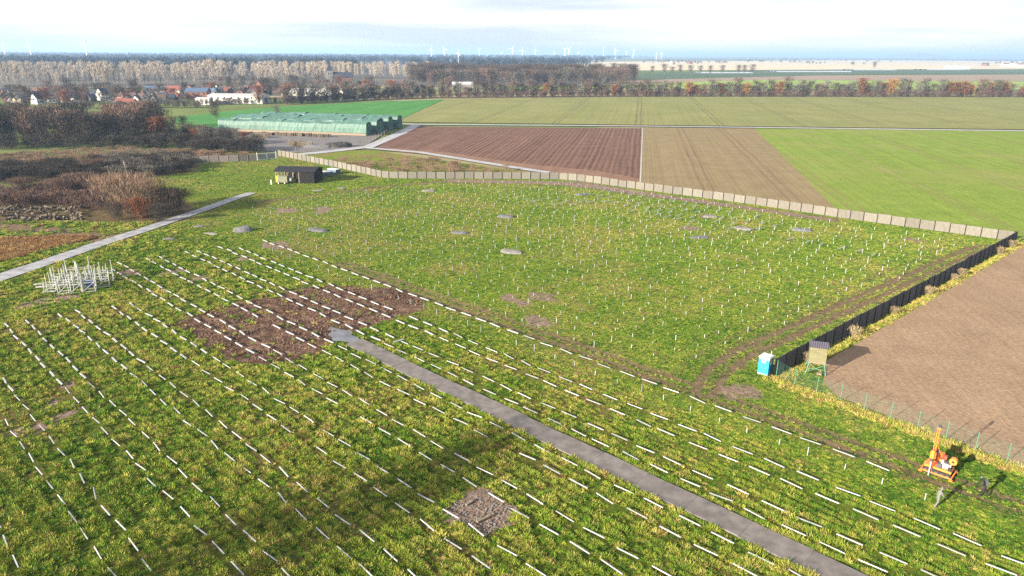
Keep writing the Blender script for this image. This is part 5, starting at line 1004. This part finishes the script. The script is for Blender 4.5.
for i in range(10): house(*P(6 + 3.4 * i + rh_.uniform(-1, 1), 64.5 + rh_.uniform(-2.5, 2.5)), i, 24, 14, 9, 5, 'white', 'slate', f'white far building on the wooded slope at the left edge, {nth(i + 1)} from left', 'far white buildings at the left edge')
# ------------------------------------------------------------------ far woods
sheet('wood_floor', [P(-40, 89), P(120, 88), P(300, 86), P(430, 85), P(640, 84), P(640, 62), P(400, 60), P(-40, 57)], .04, M('leaf_litter', (.05, .042, .032), (.085, .07, .05), .02, .95, obj=False))
rf_ = random.Random(9); pl = []
for d0, d1, a0, a1, n in ((1250, 2400, -20, 640, 1500), (2400, 4500, -20, 640, 1500), (4500, 9000, -20, 645, 1500)):
    for q in range(n):
        d = rf_.uniform(d0, d1); px = rf_.uniform(a0, a1); x_, y_ = PD(px, d)
        if (vnoise(x_, y_, 420, 1) > .36 or d > 4500) and px < 575 + 75 * d / 9000 - 60 * rf_.random() ** 3: pl.append((x_, y_, rf_.uniform(.85, 1.3) * (1 + .2 * (d > 4500)), 1.))
mass('far_forest', 'farblob', pl, 'bluegreen', 'far blue-hazed forest reaching to the left horizon')
pl = []
for q in range(900):
    d = rf_.uniform(3000, 11000); px = rf_.uniform(640, 1040); x_, y_ = PD(px, d)
    if vnoise(x_, y_ * .2, 300, 2) > .56: pl.append((x_, y_, rf_.uniform(.35, .7) * (1 + d / 14000), .7))
mass('far_copses', 'farblob', pl, 'brown', 'far strips of copse on the pale land at the right')
m = MB(); V = []; nx = 60
MAT['hill'] = M('far_hill', (.12, .13, .11), (.2, .2, .16), .002, .95, obj=False)
def hill(name, px0, px1, d, h, sd):
    (x0, _), (x1, _) = PD(px0, d), PD(px1, d); V = []; n = 40
    for i in range(n + 1):
        t = i / n; z_ = h * sin(pi * t) ** 1.4 * (.8 + .4 * vnoise(np.array([i * 1.]), np.array([sd * 9.]), 7)[0]); x_ = x0 + (x1 - x0) * t
        V += [(x_, d - 900, -1), (x_, d, z_), (x_, d + 1500, -1)]
    me = MB(); me.add(V, [(3 * i + k, 3 * i + 3 + k, 3 * i + 4 + k, 3 * i + 1 + k) for i in range(n) for k in (0, 1)]); tag(me.build(name, MAT['hill'], smooth=True), kind='structure')
hill('hill', 893, 945, 11000, 90, 1); hill('hill', 950, 1060, 13000, 95, 2); hill('hill', -20, 60, 11000, 85, 3); hill('hill', 620, 860, 21000, 60, 4)
# ------------------------------------------------------------------ wind turbines
MAT['turbine'] = M('turbine_white', (.80, .80, .80), (.86, .86, .86), .1, .5)
def turbine(px, d, H, R, ang, yaw, label):
    x_, y_ = PD(px, d); r = empty('wind_turbine', (x_, y_, 0), yaw, label, 'turbine', 'wind turbines on the horizon')
    MB().tube((0, 0, 0), (0, 0, H), H * .033, H * .02, 10).build('tower', MAT['turbine'], r); nc = MB().box((0, 3, H + 2), (3, 8, 3)).build('nacelle', MAT['turbine'], r); MB().tube((0, -3.5, H + 2), (0, -6.5, H + 2), 2.2, .8, 10).build('hub', MAT['turbine'], nc)
    for k in range(3):
        a = ang + k * 2 * pi / 3; c_, s_ = sin(a), cos(a); m = MB(); V = []
        for t, w in ((.03, R * .035), (.15, R * .075), (.5, R * .052), (.8, R * .035), (1, R * .014)):
            for q, dy in ((-.35, -.4), (.65, -.4), (.65, .4), (-.35, .4)): V.append((c_ * t * R + s_ * q * w, -5 + dy * (1.2 - t), H + 2 + s_ * t * R - c_ * q * w))
        m.add(V, [(4 * i + q, 4 * i + (q + 1) % 4, 4 * i + 4 + (q + 1) % 4, 4 * i + 4 + q) for i in range(4) for q in range(4)] + [(3, 2, 1, 0), (16, 17, 18, 19)]); m.build('blade', MAT['turbine'], r)
for i, (px, d, H, R, ang) in enumerate(((85, 2700, 70, 30, -.35), (29, 3100, 64, 29, -.3), (3, 3600, 62, 28, .2))): turbine(px, d, H, R, ang, .5, ('largest wind turbine at the left horizon', 'second wind turbine at the left horizon, left of the largest', 'wind turbine at the very left edge of the horizon')[i])
tx_ = [430, 443, 478, 500, 511, 521, 534, 553, 563.5, 567.5, 577, 602, 614, 625, 632, 655, 660]; hts = [110, 120, 125, 75, 130, 120, 110, 85, 130, 130, 85, 120, 115, 90, 125, 85, 80]
for i, (px, hh) in enumerate(zip(tx_, hts)): turbine(px, 6300 + 250 * (i % 3), hh * .58, hh * .27, i * 1.7, .2 * (i % 4) - .3, f'white wind turbine on the middle horizon, {nth(i + 1)} from left')
turbine(457, 2600, 34, 10, .3, 0, 'slim pale mast-like turbine before the far forest')
# ------------------------------------------------------------------ haze
hz_ = MB(); hz_.add([(sx * 28500, y_, z_) for z_ in (-2, 104) for sx, y_ in ((-1, -3400), (1, -3400), (1, 30500), (-1, 30500))], [(3, 2, 1, 0), (4, 5, 6, 7), (0, 1, 5, 4), (1, 2, 6, 5), (2, 3, 7, 6), (3, 0, 4, 7)])
hm_, nt, bs = newmat('haze'); nt.nodes.remove(bs); pv = nt.nodes.new('ShaderNodeVolumePrincipled'); pv.inputs['Color'].default_value = (.44, .66, 1, 1); pv.inputs['Density'].default_value = 1.4e-4; pv.inputs['Anisotropy'].default_value = .2
nt.links.new(pv.outputs[0], nt.nodes['Material Output'].inputs['Volume'])
hz = tag(hz_.build('haze', hm_), 'pale blue haze lying over the distant country', 'haze', kind='stuff'); hz.display_type = 'WIRE'
